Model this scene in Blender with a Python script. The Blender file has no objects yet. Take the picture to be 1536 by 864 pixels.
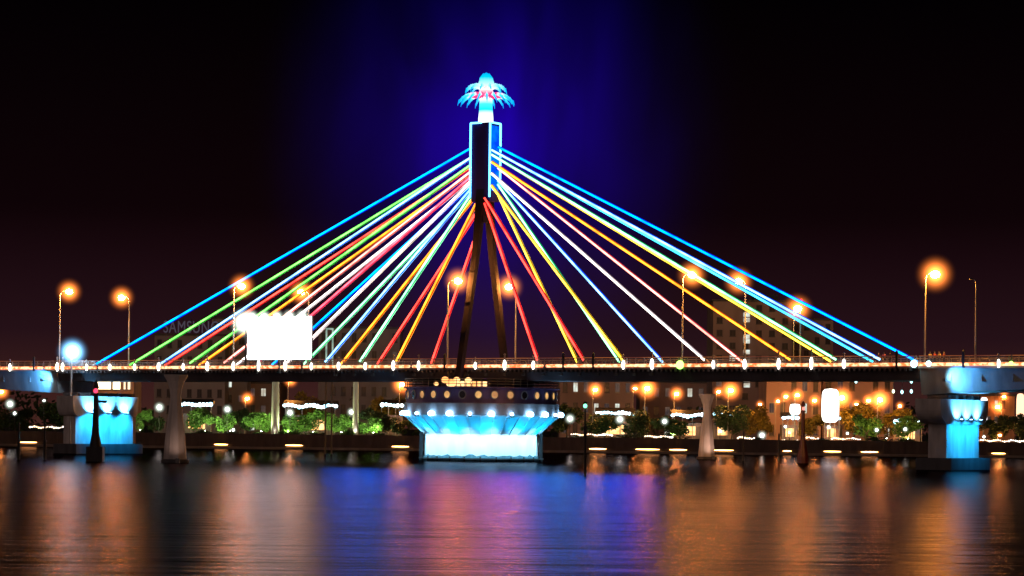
import bpy, math, random
from mathutils import Vector, Matrix
R = random.Random(7)
sc = bpy.context.scene
col = bpy.data.collections.new('scene'); sc.collection.children.link(col)
PI = math.pi

# ------------------------------------------------------------------ camera geometry
F, CX, HY, HC, TH = 4000.0, 768.0, 645.0, 4.65, 0.0115
def unroll(px, py):
    u = px - CX; v = HY - py
    return u*math.cos(TH) - v*math.sin(TH), u*math.sin(TH) + v*math.cos(TH)
def P(px, py, Y):                     # point at depth Y seen at px, py of the photograph
    u, v = unroll(px, py)
    return Vector((u*Y/F, Y, HC + v*Y/F))
cam_d = bpy.data.cameras.new('camera'); cam = bpy.data.objects.new('camera', cam_d); col.objects.link(cam)
cam_d.sensor_width = 36; cam_d.lens = 36*F/1536; cam_d.shift_y = (HY-432)/1536
cam_d.clip_start = 1; cam_d.clip_end = 30000
cam.matrix_world = Matrix.Translation((0, 0, HC)) @ Matrix.Rotation(PI/2, 4, 'X') @ Matrix.Rotation(TH, 4, 'Z')
sc.camera = cam

# bridge frame
BETA = math.radians(33); CB, SB = math.cos(BETA), math.sin(BETA)
C0 = Vector((-4.6, 400, 0))
def s_of(px, t=0.0, py=545.0):        # distance along the bridge axis of image column px, t metres towards the viewer
    k = unroll(px, py)[0]/F
    return (k*(400 - t*CB) - C0.x + t*SB)/(CB + k*SB)
def B(s, t, z):                       # bridge frame -> world
    return Vector((C0.x + s*CB - t*SB, C0.y - s*SB - t*CB, z))
def zat(px, py, t=0.0):               # height of image point on the bridge's vertical plane at offset t
    s = s_of(px, t, py); Y = B(s, t, 0).y
    return HC + unroll(px, py)[1]*Y/F

# ------------------------------------------------------------------ mesh building
class MB:
    def __init__(s): s.v = []; s.f = []
    def add(s, vs, fs):
        b = len(s.v); s.v += [Vector(v) for v in vs]; s.f += [tuple(b+i for i in f) for f in fs]; return s
    def box(s, c, d, M=None):
        x, y, z = c; a, b, e = d[0]/2, d[1]/2, d[2]/2
        vs = [Vector((x+i*a, y+j*b, z+k*e)) for i in (-1, 1) for j in (-1, 1) for k in (-1, 1)]
        if M is not None: vs = [M @ v for v in vs]
        return s.add(vs, [(0,1,3,2),(4,6,7,5),(0,4,5,1),(2,3,7,6),(0,2,6,4),(1,5,7,3)])
    def tube(s, pts, r, n=6, cap=True):
        pts = [Vector(p) for p in pts]; rs = r if isinstance(r, (list, tuple)) else [r]*len(pts)
        vs = []; up0 = Vector((0, 0, 1))
        for i, p in enumerate(pts):
            d = (pts[min(i+1, len(pts)-1)] - pts[max(i-1, 0)]).normalized()
            up = up0 if abs(d.dot(up0)) < .95 else Vector((0, 1, 0))
            a = d.cross(up).normalized(); b = a.cross(d)
            vs += [p + rs[i]*(math.cos(2*PI*k/n)*a + math.sin(2*PI*k/n)*b) for k in range(n)]
        fs = [(i*n+k, i*n+(k+1)%n, (i+1)*n+(k+1)%n, (i+1)*n+k) for i in range(len(pts)-1) for k in range(n)]
        if cap: fs += [tuple(range(n-1, -1, -1)), tuple((len(pts)-1)*n+k for k in range(n))]
        return s.add(vs, fs)
    def lathe(s, prof, n=32, c=(0, 0, 0), a0=0, a1=2*PI, sq=None):
        vs = []; full = abs(a1-a0-2*PI) < 1e-6; m = n if full else n+1
        for (r, z) in prof:
            for k in range(m):
                a = a0 + (a1-a0)*k/n
                vs.append((c[0]+r*math.cos(a), c[1]+r*math.sin(a), c[2]+z))
        fs = []
        for i in range(len(prof)-1):
            for k in range(n):
                k2 = (k+1) % m
                fs.append((i*m+k, i*m+k2, (i+1)*m+k2, (i+1)*m+k))
        if full:
            if prof[0][0] > .001: fs.append(tuple(range(m-1, -1, -1)))
            if prof[-1][0] > .001: fs.append(tuple((len(prof)-1)*m+k for k in range(m)))
        return s.add(vs, fs)
    def prism(s, poly, a, b, M=None):      # poly in (y,z), extruded along x from a to b
        n = len(poly)
        vs = [Vector((a, y, z)) for y, z in poly] + [Vector((b, y, z)) for y, z in poly]
        if M is not None: vs = [M @ v for v in vs]
        return s.add(vs, [tuple(range(n-1, -1, -1)), tuple(range(n, 2*n))] + [(i, (i+1)%n, n+(i+1)%n, n+i) for i in range(n)])
    def ell(s, c, r, nu=12, nv=7):
        prof = []
        vs = []; fs = []
        for i in range(nv+1):
            t = PI*i/nv
            for k in range(nu):
                a = 2*PI*k/nu
                vs.append((c[0]+r[0]*math.sin(t)*math.cos(a), c[1]+r[1]*math.sin(t)*math.sin(a), c[2]-r[2]*math.cos(t)))
        for i in range(nv):
            for k in range(nu):
                fs.append((i*nu+k, i*nu+(k+1)%nu, (i+1)*nu+(k+1)%nu, (i+1)*nu+k))
        return s.add(vs, fs)
    def mesh(s, name, m, smooth=False):
        me = bpy.data.meshes.new(name); me.from_pydata([tuple(v) for v in s.v], [], s.f)
        if m: me.materials.append(m)
        if smooth: me.polygons.foreach_set('use_smooth', [True]*len(me.polygons))
        me.validate(); me.update(); return me
    def build(s, name, m, parent=None, smooth=False):
        return link(name, s.mesh(name, m, smooth), parent)
def link(name, me, parent=None, loc=None):
    o = bpy.data.objects.new(name, me); col.objects.link(o)
    if parent: o.parent = parent
    if loc is not None: o.location = loc
    return o
def tag(o, label=None, cat=None, group=None, kind=None):
    if label: o['label'] = label
    if cat: o['category'] = cat
    if group: o['group'] = group
    if kind: o['kind'] = kind
    return o
def thing(name, label, cat, loc=(0, 0, 0), rz=0, group=None):
    o = bpy.data.objects.new(name, None); col.objects.link(o); o.location = loc; o.rotation_euler = (0, 0, rz)
    o.empty_display_size = .3
    return tag(o, label, cat, group)
def copy_tree(o, parent=None):
    c = o.copy(); col.objects.link(c); c.parent = parent
    for ch in list(o.children): copy_tree(ch, c)
    return c

# ------------------------------------------------------------------ materials
def newmat(name):
    m = bpy.data.materials.new(name); m.use_nodes = True; nt = m.node_tree; nt.nodes.clear()
    out = nt.nodes.new('ShaderNodeOutputMaterial'); return m, nt, out
def N(nt, t, **k):
    n = nt.nodes.new(t)
    for a, b in k.items(): setattr(n, a, b)
    return n
def surf(name, c, rough=.8, metal=0, scale=1.0, var=.35, bump=.15, stain=True):
    m, nt, out = newmat(name); L = nt.links.new
    p = N(nt, 'ShaderNodeBsdfPrincipled'); tc = N(nt, 'ShaderNodeTexCoord')
    n1 = N(nt, 'ShaderNodeTexNoise'); n1.inputs['Scale'].default_value = scale; n1.inputs['Detail'].default_value = 6
    mp = N(nt, 'ShaderNodeMapping'); mp.inputs['Scale'].default_value = (1, 1, .25 if stain else 1)
    L(tc.outputs['Object'], mp.inputs[0]); L(mp.outputs[0], n1.inputs[0])
    r = N(nt, 'ShaderNodeValToRGB'); r.color_ramp.elements[0].position = .3; r.color_ramp.elements[1].position = .7
    r.color_ramp.elements[0].color = (*[x*(1-var) for x in c], 1); r.color_ramp.elements[1].color = (*[min(1, x*(1+var*.6)) for x in c], 1)
    L(n1.outputs[0], r.inputs[0]); L(r.outputs[0], p.inputs['Base Color'])
    p.inputs['Roughness'].default_value = rough; p.inputs['Metallic'].default_value = metal
    b = N(nt, 'ShaderNodeBump'); b.inputs['Strength'].default_value = bump; b.inputs['Distance'].default_value = .05
    L(n1.outputs[0], b.inputs['Height']); L(b.outputs[0], p.inputs['Normal']); L(p.outputs[0], out.inputs[0])
    return m
def glow(name, c, s, c2=None, scale=.5):
    m, nt, out = newmat(name); L = nt.links.new
    e = N(nt, 'ShaderNodeEmission'); e.inputs[1].default_value = s
    if c2:
        tc = N(nt, 'ShaderNodeTexCoord'); n1 = N(nt, 'ShaderNodeTexNoise'); n1.inputs['Scale'].default_value = scale; n1.inputs['Detail'].default_value = 4
        r = N(nt, 'ShaderNodeValToRGB'); r.color_ramp.elements[0].position = .4; r.color_ramp.elements[1].position = .6
        r.color_ramp.elements[0].color = (*c, 1); r.color_ramp.elements[1].color = (*c2, 1)
        L(tc.outputs['Object'], n1.inputs[0]); L(n1.outputs[0], r.inputs[0]); L(r.outputs[0], e.inputs[0])
    else: e.inputs[0].default_value = (*c, 1)
    L(e.outputs[0], out.inputs[0]); return m
def led_beads(name, c, s, dim=.35, scale=2.2):      # rope light: bright beads with dimmer gaps along its length
    m, nt, out = newmat(name); L = nt.links.new
    e = N(nt, 'ShaderNodeEmission'); e.inputs[0].default_value = (*c, 1)
    tc = N(nt, 'ShaderNodeTexCoord'); v = N(nt, 'ShaderNodeTexNoise'); v.inputs['Scale'].default_value = scale; v.inputs['Detail'].default_value = 2
    mr = N(nt, 'ShaderNodeMapRange'); mr.inputs[1].default_value = .35; mr.inputs[2].default_value = .6
    mr.inputs[3].default_value = s*dim; mr.inputs[4].default_value = s
    L(tc.outputs['Object'], v.inputs[0]); L(v.outputs[0], mr.inputs[0]); L(mr.outputs[0], e.inputs[1]); L(e.outputs[0], out.inputs[0])
    return m
def glow_volume_mat(name, c, s, p=2.0, soft=.12, uneven=False):           # painted glow: emission-only volume, brightest at the centre of a unit sphere
    m, nt, out = newmat(name); L = nt.links.new
    pv = N(nt, 'ShaderNodeVolumePrincipled'); pv.inputs['Density'].default_value = 0.0
    pv.inputs['Emission Color'].default_value = (*c, 1)
    tc = N(nt, 'ShaderNodeTexCoord'); ln = N(nt, 'ShaderNodeVectorMath', operation='LENGTH'); L(tc.outputs['Object'], ln.inputs[0])
    a = N(nt, 'ShaderNodeMath', operation='SUBTRACT', use_clamp=True); a.inputs[0].default_value = 1; L(ln.outputs['Value'], a.inputs[1])
    pw = N(nt, 'ShaderNodeMath', operation='POWER'); L(a.outputs[0], pw.inputs[0]); pw.inputs[1].default_value = p
    dn = N(nt, 'ShaderNodeMath', operation='ADD'); L(ln.outputs['Value'], dn.inputs[0]); dn.inputs[1].default_value = soft
    dv = N(nt, 'ShaderNodeMath', operation='DIVIDE'); L(pw.outputs[0], dv.inputs[0]); L(dn.outputs[0], dv.inputs[1])
    ml = N(nt, 'ShaderNodeMath', operation='MULTIPLY'); L(dv.outputs[0], ml.inputs[0]); ml.inputs[1].default_value = s
    if uneven:
        nz = N(nt, 'ShaderNodeTexNoise'); nz.inputs['Scale'].default_value = 1.6; nz.inputs['Detail'].default_value = 3; nz.inputs['Distortion'].default_value = .6
        mp = N(nt, 'ShaderNodeMapping'); mp.inputs['Scale'].default_value = (2.2, 1, .7); mp.inputs['Rotation'].default_value = (0, .25, 0); L(tc.outputs['Object'], mp.inputs[0]); L(mp.outputs[0], nz.inputs[0])
        m2 = N(nt, 'ShaderNodeMapRange'); m2.inputs[1].default_value = .3; m2.inputs[2].default_value = .7; m2.inputs[3].default_value = .15; m2.inputs[4].default_value = 1.9
        L(nz.outputs[0], m2.inputs[0]); m3 = N(nt, 'ShaderNodeMath', operation='MULTIPLY'); L(ml.outputs[0], m3.inputs[0]); L(m2.outputs[0], m3.inputs[1]); ml = m3
    L(ml.outputs[0], pv.inputs['Emission Strength']); L(pv.outputs[0], out.inputs['Volume'])
    return m

M = {}
M['concrete'] = surf('concrete', (.36, .34, .33), .85, scale=.7)
M['pale_concrete'] = surf('pale_concrete', (.55, .5, .47), .85, scale=.9)
M['dark_concrete'] = surf('dark_concrete', (.1, .095, .1), .9, scale=.7)
M['steel_girder'] = surf('steel_girder', (.09, .07, .075), .6, scale=.4)
M['asphalt'] = surf('asphalt', (.05, .05, .05), .9, scale=2, stain=False)
M['rail'] = surf('rail_paint', (.25, .22, .22), .5, scale=3)
M['pole'] = surf('pole_paint', (.4, .36, .33), .45, .3, scale=3)
M['dark'] = surf('dark_paint', (.02, .018, .02), .6, scale=3)
M['pylon'] = surf('pylon_concrete', (.02, .015, .024), .8, scale=.5)
M['pylon'].node_tree.nodes['Principled BSDF'].inputs['Specular IOR Level'].default_value = .04
M['housing'] = surf('lamp_housing', (.15, .15, .15), .4, .5, scale=4)
M['soil'] = surf('soil', (.05, .04, .03), .95, scale=.3, stain=False)
M['paving'] = surf('paving', (.16, .14, .12), .9, scale=.5, stain=False)
M['quay'] = surf('quay_stone', (.06, .045, .04), .9, scale=.8)
M['bark'] = surf('bark', (.07, .05, .035), .9, scale=4)
M['red_paint'] = surf('red_paint', (.05, .006, .006), .5, scale=3)
M['glass_dark'] = surf('dark_glass', (.02, .02, .025), .15, scale=1, bump=0)
M['sodium'] = glow('sodium_bulb', (1, .37, .055), 1150)
M['sodium_far'] = glow('sodium_bulb_far', (1, .38, .08), 560)
M['globe'] = glow('white_globe', (.95, 1, .85), 45)
M['flood'] = glow('cold_flood', (.6, .85, 1), 160)
M['halo_o'] = glow_volume_mat('orange_lamp_haze', (1, .23, .035), 1.7, 3.0, .02)  # bloom around the lamps, painted as glowing volumes
M['halo_of'] = glow_volume_mat('orange_lamp_haze_far', (1, .22, .035), 1.7, 3.0, .02)
M['halo_w'] = glow_volume_mat('white_lamp_haze', (.85, 1, .85), 2.0, 3, .1)
M['halo_b'] = glow_volume_mat('cold_lamp_haze', (.2, .55, 1), 4.5, 3.6, .08)

# ------------------------------------------------------------------ sky
w = bpy.data.worlds.new('World'); sc.world = w; w.use_nodes = True
nt = w.node_tree; nt.nodes.clear(); L = nt.links.new
wo = N(nt, 'ShaderNodeOutputWorld'); b1 = N(nt, 'ShaderNodeBackground'); b2 = N(nt, 'ShaderNodeBackground'); ad = N(nt, 'ShaderNodeAddShader')
sky = N(nt, 'ShaderNodeTexSky'); sky.sky_type = 'NISHITA'; sky.sun_disc = False; sky.sun_elevation = math.radians(-6); sky.sun_rotation = math.radians(200)
L(sky.outputs[0], b1.inputs[0]); b1.inputs[1].default_value = 0.002
tc = N(nt, 'ShaderNodeTexCoord'); sp = N(nt, 'ShaderNodeSeparateXYZ'); L(tc.outputs['Generated'], sp.inputs[0])
rp = N(nt, 'ShaderNodeValToRGB'); e = rp.color_ramp.elements      # town glow on the night haze, by elevation only
e[0].position = 0; e[0].color = (.055, .017, .013, 1)
e[1].position = .17; e[1].color = (.0002, .0001, .0004, 1)
x = e.new(.035); x.color = (.018, .0055, .0085, 1)
x = e.new(.08); x.color = (.0042, .0010, .0018, 1)
L(sp.outputs['Z'], rp.inputs[0]); L(rp.outputs[0], b2.inputs[0]); b2.inputs[1].default_value = 1.0
L(b1.outputs[0], ad.inputs[0]); L(b2.outputs[0], ad.inputs[1]); L(ad.outputs[0], wo.inputs[0])
# the lit town on the photographer's bank, as one broad dim source
sd = bpy.data.lights.new('town_light', 'SUN'); sd.energy = .2; sd.angle = math.radians(40); sd.color = (1, .68, .6)
so = bpy.data.objects.new('town_light', sd); col.objects.link(so); so.rotation_euler = (math.radians(68), 0, math.radians(-25))

def ico(sub=2):
    import bmesh
    bm = bmesh.new(); bmesh.ops.create_icosphere(bm, subdivisions=sub, radius=1)
    me = bpy.data.meshes.new('haze_ball'); bm.to_mesh(me); bm.free(); return me
HM = {}
def halo(parent, loc, r, mat):  # ball of painted bloom around a lamp, emits by itself
    if mat not in HM:
        me = ico(); me.materials.append(M[mat]); HM[mat] = me
    o = link('haze_glow', HM[mat], parent, loc); o.scale = (r, r, r); return o
# painted blue sky glow: a self-emitting volume behind the bridge
M['blue_haze'] = glow_volume_mat('blue_lit_haze', (.03, .0, 1), .0050, 2.2, .2, True)
hz = ico(4); hz.materials.append(M['blue_haze'])
o = link('haze', hz, None, P(745, 200, 485)); o.scale = (48, 40, 54); tag(o, kind='structure')

# ------------------------------------------------------------------ water
m, nt, out = newmat('river_water'); L = nt.links.new
p = N(nt, 'ShaderNodeBsdfAnisotropic', distribution='BECKMANN'); p.inputs['Color'].default_value = (.135, .108, .12, 1)
p.inputs['Anisotropy'].default_value = -.42
tg = N(nt, 'ShaderNodeCombineXYZ'); tg.inputs[0].default_value = 1; L(tg.outputs[0], p.inputs['Tangent'])
body = N(nt, 'ShaderNodeBsdfDiffuse'); body.inputs['Color'].default_value = (.004, .006, .012, 1)
fz = N(nt, 'ShaderNodeFresnel'); fz.inputs['IOR'].default_value = 1.33; mx = N(nt, 'ShaderNodeMixShader')
geo = N(nt, 'ShaderNodeNewGeometry'); sp = N(nt, 'ShaderNodeSeparateXYZ'); L(geo.outputs['Position'], sp.inputs[0])
mr = N(nt, 'ShaderNodeMapRange'); mr.inputs[1].default_value = 345; mr.inputs[2].default_value = 420; mr.inputs[3].default_value = .24; mr.inputs[4].default_value = .12
L(sp.outputs['Y'], mr.inputs[0]); L(mr.outputs[0], p.inputs['Roughness'])
hgt = None
for (sx, sy, amp) in ((.05, .16, 1.0), (.12, .6, .7), (.02, .05, 1.8)):
    mp = N(nt, 'ShaderNodeMapping'); mp.inputs['Scale'].default_value = (sx, sy, 1); L(geo.outputs['Position'], mp.inputs[0])
    nn = N(nt, 'ShaderNodeTexNoise'); nn.inputs['Scale'].default_value = 1; nn.inputs['Detail'].default_value = 3; L(mp.outputs[0], nn.inputs[0])
    ml = N(nt, 'ShaderNodeMath', operation='MULTIPLY'); ml.inputs[1].default_value = amp; L(nn.outputs[0], ml.inputs[0])
    if hgt is None: hgt = ml
    else:
        a = N(nt, 'ShaderNodeMath', operation='ADD'); L(hgt.outputs[0], a.inputs[0]); L(ml.outputs[0], a.inputs[1]); hgt = a
bp = N(nt, 'ShaderNodeBump'); bp.inputs['Strength'].default_value = 1; bp.inputs['Distance'].default_value = .12
L(hgt.outputs[0], bp.inputs['Height']); L(bp.outputs[0], p.inputs['Normal']); L(fz.outputs[0], mx.inputs[0]); L(body.outputs[0], mx.inputs[1]); L(p.outputs[0], mx.inputs[2]); L(mx.outputs[0], out.inputs[0])
wm = MB().add([(-3000, -200, 0), (3000, -200, 0), (3000, 600, 0), (-3000, 600, 0)], [(0, 1, 2, 3)])
tag(wm.build('river_water', m), kind='structure')
YB = 563.0
g = MB(); g.box((0, 4000, 1.6), (9000, 6860, 2.0)); tag(g.build('bank_ground', M['soil']), kind='structure')
g = MB(); g.box((0, YB+1.2, .1), (6000, 6, .7)); tag(g.build('waterside_walkway', M['paving']), kind='structure')
g = MB(); g.box((0, YB+5.5, 1.5), (6000, 2.6, 3.4))
for k in range(-45, 46): g.box((k*4.4, YB+4.15, 1.6), (.35, .2, 3.2))
tag(g.build('quay_wall', M['quay']), 'long dark stone quay wall along the far river bank', 'wall')

# ------------------------------------------------------------------ swing bridge
ZD = 14.0; HW = 5.0
SL, SR = s_of(84, HW), s_of(1376, HW)
br = thing('swing_bridge', 'long cable stayed swing bridge outlined in coloured rope lights over the river', 'bridge', C0, -BETA)
def b_local(px, t, z): return Vector((s_of(px, t), -t, z))
def girder(mb_deck, mb_g, a, b):
    mb_deck.box(((a+b)/2, 0, ZD-.25), (b-a, 2*HW+.6, .5))
    mb_g.prism([(-HW+.4, ZD-.5), (-HW+.9, ZD-2.1), (HW-.9, ZD-2.1), (HW-.4, ZD-.5)], a, b)
d = MB(); gd = MB(); girder(d, gd, SL, SR)
n = int((SR-SL)/.75)
for sg in (-1, 1):
    tb = MB()
    for k in range(n): tb.box((SL + .4 + k*.75, sg*(HW+.02), ZD-.68), (.3, .7, .34))
    tb.build('deck_bracket_row', M['steel_girder'], br)
d.build('deck_slab', M['dark_concrete'], br); gd.build('box_girder', M['steel_girder'], br); 
rd = MB(); rd.box(((SL+SR)/2, 0, ZD+.006), (SR-SL-.4, 2*HW-1.6, .012)); rd.build('road_surface', M['asphalt'], br)
def railing(a, b, parent, sides=(-1, 1)):
    for sg in sides:
        r = MB(); y = sg*(HW+.1)
        for z in (.35, .6, .85): r.box(((a+b)/2, y, ZD+z), (b-a, .05, .05))
        r.box(((a+b)/2, y, ZD+1.1), (b-a, .1, .08))
        k = a+.2
        while k < b: r.box((k, y, ZD+.55), (.09, .09, 1.1)); k += 1.4
        r.build('railing', M['rail'], parent)
railing(SL, SR, br)
M['led_warm'] = glow('warm_led_band', (.75, .12, .03), 2.6, (1, .55, .28), 1.6)
M['led_top'] = glow('dim_top_led', (.9, .25, .06), .55, (.35, .08, .05), .12)
def led_band(a, b, parent, seed):
    rr = random.Random(seed); s0 = a
    for sg in (-1, 1):
        r = MB(); s0 = a
        while s0 < b:
            ln = rr.uniform(7, 16); e1 = min(s0+ln, b-.1)
            r.tube([(s0, sg*(HW+.36), ZD+.02), (e1, sg*(HW+.36), ZD+.02)], .21, 8); s0 = e1 + rr.choice([.12, .15, .6])
        r.build('light_band', M['led_warm'], parent)
        t = MB(); t.tube([(a, sg*(HW+.1), ZD+1.17), (b, sg*(HW+.1), ZD+1.17)], .045, 6); t.build('handrail_light', M['led_top'], parent)
led_band(SL, SR, br, 3)

# added floodlights under the deck edge, invented to put coloured bands on the river
for px_, c_, e_ in ((505, (0, .09, .8), 9), (532, (0, .10, .9), 13), (560, (0, .12, .9), 14), (590, (0, .10, .9), 11), (622, (.12, .06, .8), 10), (650, (.6, .10, .5), 12), (675, (.9, .16, .45), 14), (702, (.75, .14, .5), 13), (730, (.4, .08, .8), 14),
                    (758, (.25, .06, 1), 15), (786, (.12, .08, 1), 14), (815, (.0, .15, 1), 14), (842, (0, .2, .9), 14), (870, (0, .16, .9), 14), (898, (0, .12, .9), 14), (925, (0, .06, 1), 14), (952, (.03, .03, 1), 12), (978, (.1, .03, .7), 8)):
    e_ *= 1000
    a = Vector((s_of(px_, HW+.2), -HW-.35, ZD-1.25)); Mx = Matrix.Translation(a) @ Matrix.Rotation(-.15, 4, 'X')
    h = MB(); h.box((0, 0, 0), (.5, .4, .3), Mx); h.box((0, .3, .25), (.08, .5, .08), Mx); hb = h.build('river_floodlight', M['housing'], br)
    wa = B(a.x, -a.y+.3, a.z); tgt = Vector((wa.x*.35, 150, 0)); dd = tgt-wa
    l = bpy.data.lights.new('spot_light', 'SPOT'); l.energy = e_*.23; l.color = c_; l.spot_size = math.radians(9.5); l.spot_blend = .9; l.shadow_soft_size = .9
    o = bpy.data.objects.new('spot_light', l); col.objects.link(o); o.parent = hb
    o.location = (a.x, a.y-.45, a.z)
    ang = math.atan2(-dd.z, Vector((dd.x, dd.y)).length) + math.radians(1.6); hd_ = math.atan2(dd.y, dd.x)
    dirw = Vector((math.cos(hd_)*math.cos(ang), math.sin(hd_)*math.cos(ang), -math.sin(ang)))
    o.rotation_euler = (Matrix.Rotation(BETA, 3, 'Z') @ dirw).to_track_quat('-Z', 'Y').to_euler()

# pylon
py = thing('pylon', None, None); py.parent = br
TZ0, TZ1 = 40.0, HC + (HY-186)*.1
TX = s_of(728, 0, 240)
tw, td = 3.25, 2.6
col_ = MB(); col_.box((TX, 0, (TZ0+TZ1)/2-.6), (tw, td, TZ1-TZ0+1.2))
M['shaft'] = surf('shaft_paint', (.03, .015, .10), .9, scale=.5); M['shaft'].node_tree.nodes['Principled BSDF'].inputs['Specular IOR Level'].default_value = .05
col_.build('tower_shaft', M['shaft'], py)
lg = {}
for sg, s_b in ((1, s_of(694, 5.9)), (-1, s_of(750, -5.9))):
    l = MB()
    pts = [(TX, -sg*.75, TZ0+1), (TX, -sg*2.2, 31), (TX, -sg*6.3, ZD-1), (TX, -sg*7.2, 8.6)]
    ws = [(1.3, 1.0), (.85, .9), (.8, .9), (1.3, 1.3)]
    vs = []
    for (x_, y_, z_), (a_, b_) in zip(pts, ws):
        vs += [(x_-a_*.55, y_-b_/2, z_), (x_+a_*.55, y_-b_/2, z_), (x_+a_*.55, y_+b_/2, z_), (x_-a_*.55, y_+b_/2, z_)]
    fs = [(3, 2, 1, 0), (12, 13, 14, 15)]
    for i in range(3):
        for k in range(4): fs.append((i*4+k, i*4+(k+1) % 4, (i+1)*4+(k+1) % 4, (i+1)*4+k))
    l.add(vs, fs)
    for z_ in (19, 23.5, 28): 
        y_ = -sg*(2.2 + (31-z_)/(31-13)*4.1); l.box((TX, y_, z_), (1.0, 1.2, .12))
    l.build('leg', M['pylon'], py)
cb = MB(); cb.box((TX, 0, 36.2), (1.5, 3.2, .9)); cb.build('cross_beam', M['pylon'], py)
M['neon'] = glow('ice_blue_neon', (.10, .55, 1), 5.5)
M['neon_b'] = glow('deep_blue_neon', (.0, .06, 1), 1.0, (0, .22, 1), .5)
ed = MB(); o_ = .12
x0, x1, y0, y1 = TX-tw/2-o_, TX+tw/2+o_, -td/2-o_, td/2+o_
for (x_, y_, zb) in ((x0, y0, TZ0-.6), (x1, y0, TZ0-.6), (x1, y1, TZ0+.8), (x0, y1, TZ0+.8)):
    ed.tube([(x_, y_, zb), (x_, y_, TZ1)], .15, 8)
for a_, b_ in (((x0, y0), (x1-1.6, y0)), ((x1, y0), (x1, y1)), ((x1, y1), (x0, y1)), ((x0, y1), (x0, y0))):
    ed.tube([(*a_, TZ1), (*b_, TZ1)], .13, 8)
ed.build('edge_light', M['neon'], py)
pn = MB(); pn.box((TX+tw/2+.03, 0, (TZ0+TZ1)/2), (.05, td-.45, TZ1-TZ0-.8))
pn.build('blue_light_panel', M['neon_b'], py)

# crown ornament on top
def gradmat(name, stops, s, mode):
    m, nt, out = newmat(name); L = nt.links.new
    e_ = N(nt, 'ShaderNodeEmission'); e_.inputs[1].default_value = s
    tc = N(nt, 'ShaderNodeTexCoord'); sp = N(nt, 'ShaderNodeSeparateXYZ'); L(tc.outputs['Object'], sp.inputs[0])
    r = N(nt, 'ShaderNodeValToRGB'); mr = N(nt, 'ShaderNodeMapRange')
    if mode[0] == 'r':
        cmb = N(nt, 'ShaderNodeCombineXYZ'); L(sp.outputs['X'], cmb.inputs[0]); L(sp.outputs['Y'], cmb.inputs[1])
        ln = N(nt, 'ShaderNodeVectorMath', operation='LENGTH'); L(cmb.outputs[0], ln.inputs[0]); L(ln.outputs['Value'], mr.inputs[0])
    else: L(sp.outputs['Z'], mr.inputs[0])
    mr.inputs[1].default_value = mode[1]; mr.inputs[2].default_value = mode[2]
    L(mr.outputs[0], r.inputs[0])
    els = r.color_ramp.elements
    els[0].position = stops[0][0]; els[0].color = (*stops[0][1], 1); els[1].position = stops[-1][0]; els[1].color = (*stops[-1][1], 1)
    for q, c_ in stops[1:-1]: x = els.new(q); x.color = (*c_, 1)
    L(r.outputs[0], e_.inputs[0]); L(e_.outputs[0], out.inputs[0]); return m
M['stem'] = gradmat('crown_stem_light', [(0, (1, 1, 1)), (.3, (.8, .95, 1)), (.42, (0, .65, 1)), (.58, (.05, .75, 1)), (.72, (.8, .9, 1)), (.84, (1, .08, .25)), (.94, (1, .5, .5)), (1, (.9, .9, 1))], 1.7, ('z', 0, 5.6))
M['frond'] = gradmat('crown_frond_light', [(0, (1, .02, .16)), (.5, (1, .05, .2)), (.64, (.6, .8, 1)), (.75, (.05, .7, 1)), (1, (.0, .35, 1))], 1.5, ('r', .6, 4.1))
M['frond_u'] = gradmat('crown_upper_frond_light', [(0, (1, .6, .7)), (.4, (.5, .9, 1)), (1, (0, .5, 1))], 1.5, ('r', .6, 3))
M['bud'] = gradmat('crown_bud_light', [(0, (1, .55, .5)), (.35, (.4, .9, .9)), (.7, (.0, .6, .9)), (1, (0, .35, 1))], 1.3, ('z', 5.4, 8))
orn = thing('crown_ornament', None, None, (TX, 0, TZ1-.35)); orn.parent = br
st = MB(); st.lathe([(1.15, 0), (1.12, 1.2), (1.0, 2.5), (.95, 4.2), (1.15, 4.9), (.9, 5.6)], 20); st.build('stem', M['stem'], orn, True)
def fronds(n, rad, z0, rise, droop, wid, off):
    f = MB()
    for k in range(n):
        a = 2*PI*k/n + off; dx, dy = math.cos(a), math.sin(a); tx, ty = -dy, dx; seg = 7
        for blade in range(2):
            vs = []
            for i in range(seg+1):
                q = i/seg; r_ = .7 + (rad-.7)*q; z_ = z0 + rise*math.sin(q*PI*.75) - droop*q**3
                w_ = wid*(1-.75*q)*(.5+math.sin(min(1, q*1.6)*PI/2)*.5)*.5
                zz = z_ - blade*.1
                vs += [(dx*r_+tx*w_, dy*r_+ty*w_, zz-.1-w_*.9), (dx*r_, dy*r_, zz+.1), (dx*r_-tx*w_, dy*r_-ty*w_, zz-.1-w_*.9)]
            fs = []
            for i in range(seg):
                fs += [(i*3, i*3+1, i*3+4, i*3+3), (i*3+1, i*3+2, i*3+5, i*3+4)]
            f.add(vs, fs)
            if blade == 0:       # hanging finger leaflets
                for i in range(2, seg+1):
                    c_ = Vector(vs[i*3+1]); f.tube([c_, c_+Vector((dx*.2, dy*.2, -.5-.2*(i/seg)))], [.1, .04], 4)
    return f
fronds(18, 4.1, 4.35, .6, 1.1, .75, .1).build('lower_frond', M['frond'], orn)
fronds(12, 3.0, 5.6, .65, .6, .6, .3).build('upper_frond', M['frond_u'], orn)
bd = MB(); bd.lathe([(.9, 5.5), (1.0, 6.2), (.85, 7.0), (.5, 7.7), (.05, 8.0)], 14)
for k in range(10):
    a = 2*PI*k/10; bd.tube([(math.cos(a)*r_, math.sin(a)*r_, z_) for r_, z_ in ((.98, 5.5), (1.1, 6.3), (.92, 7.1), (.45, 7.85))], [.12, .16, .12, .04], 5)
bd.build('bud', M['bud'], orn)

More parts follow.
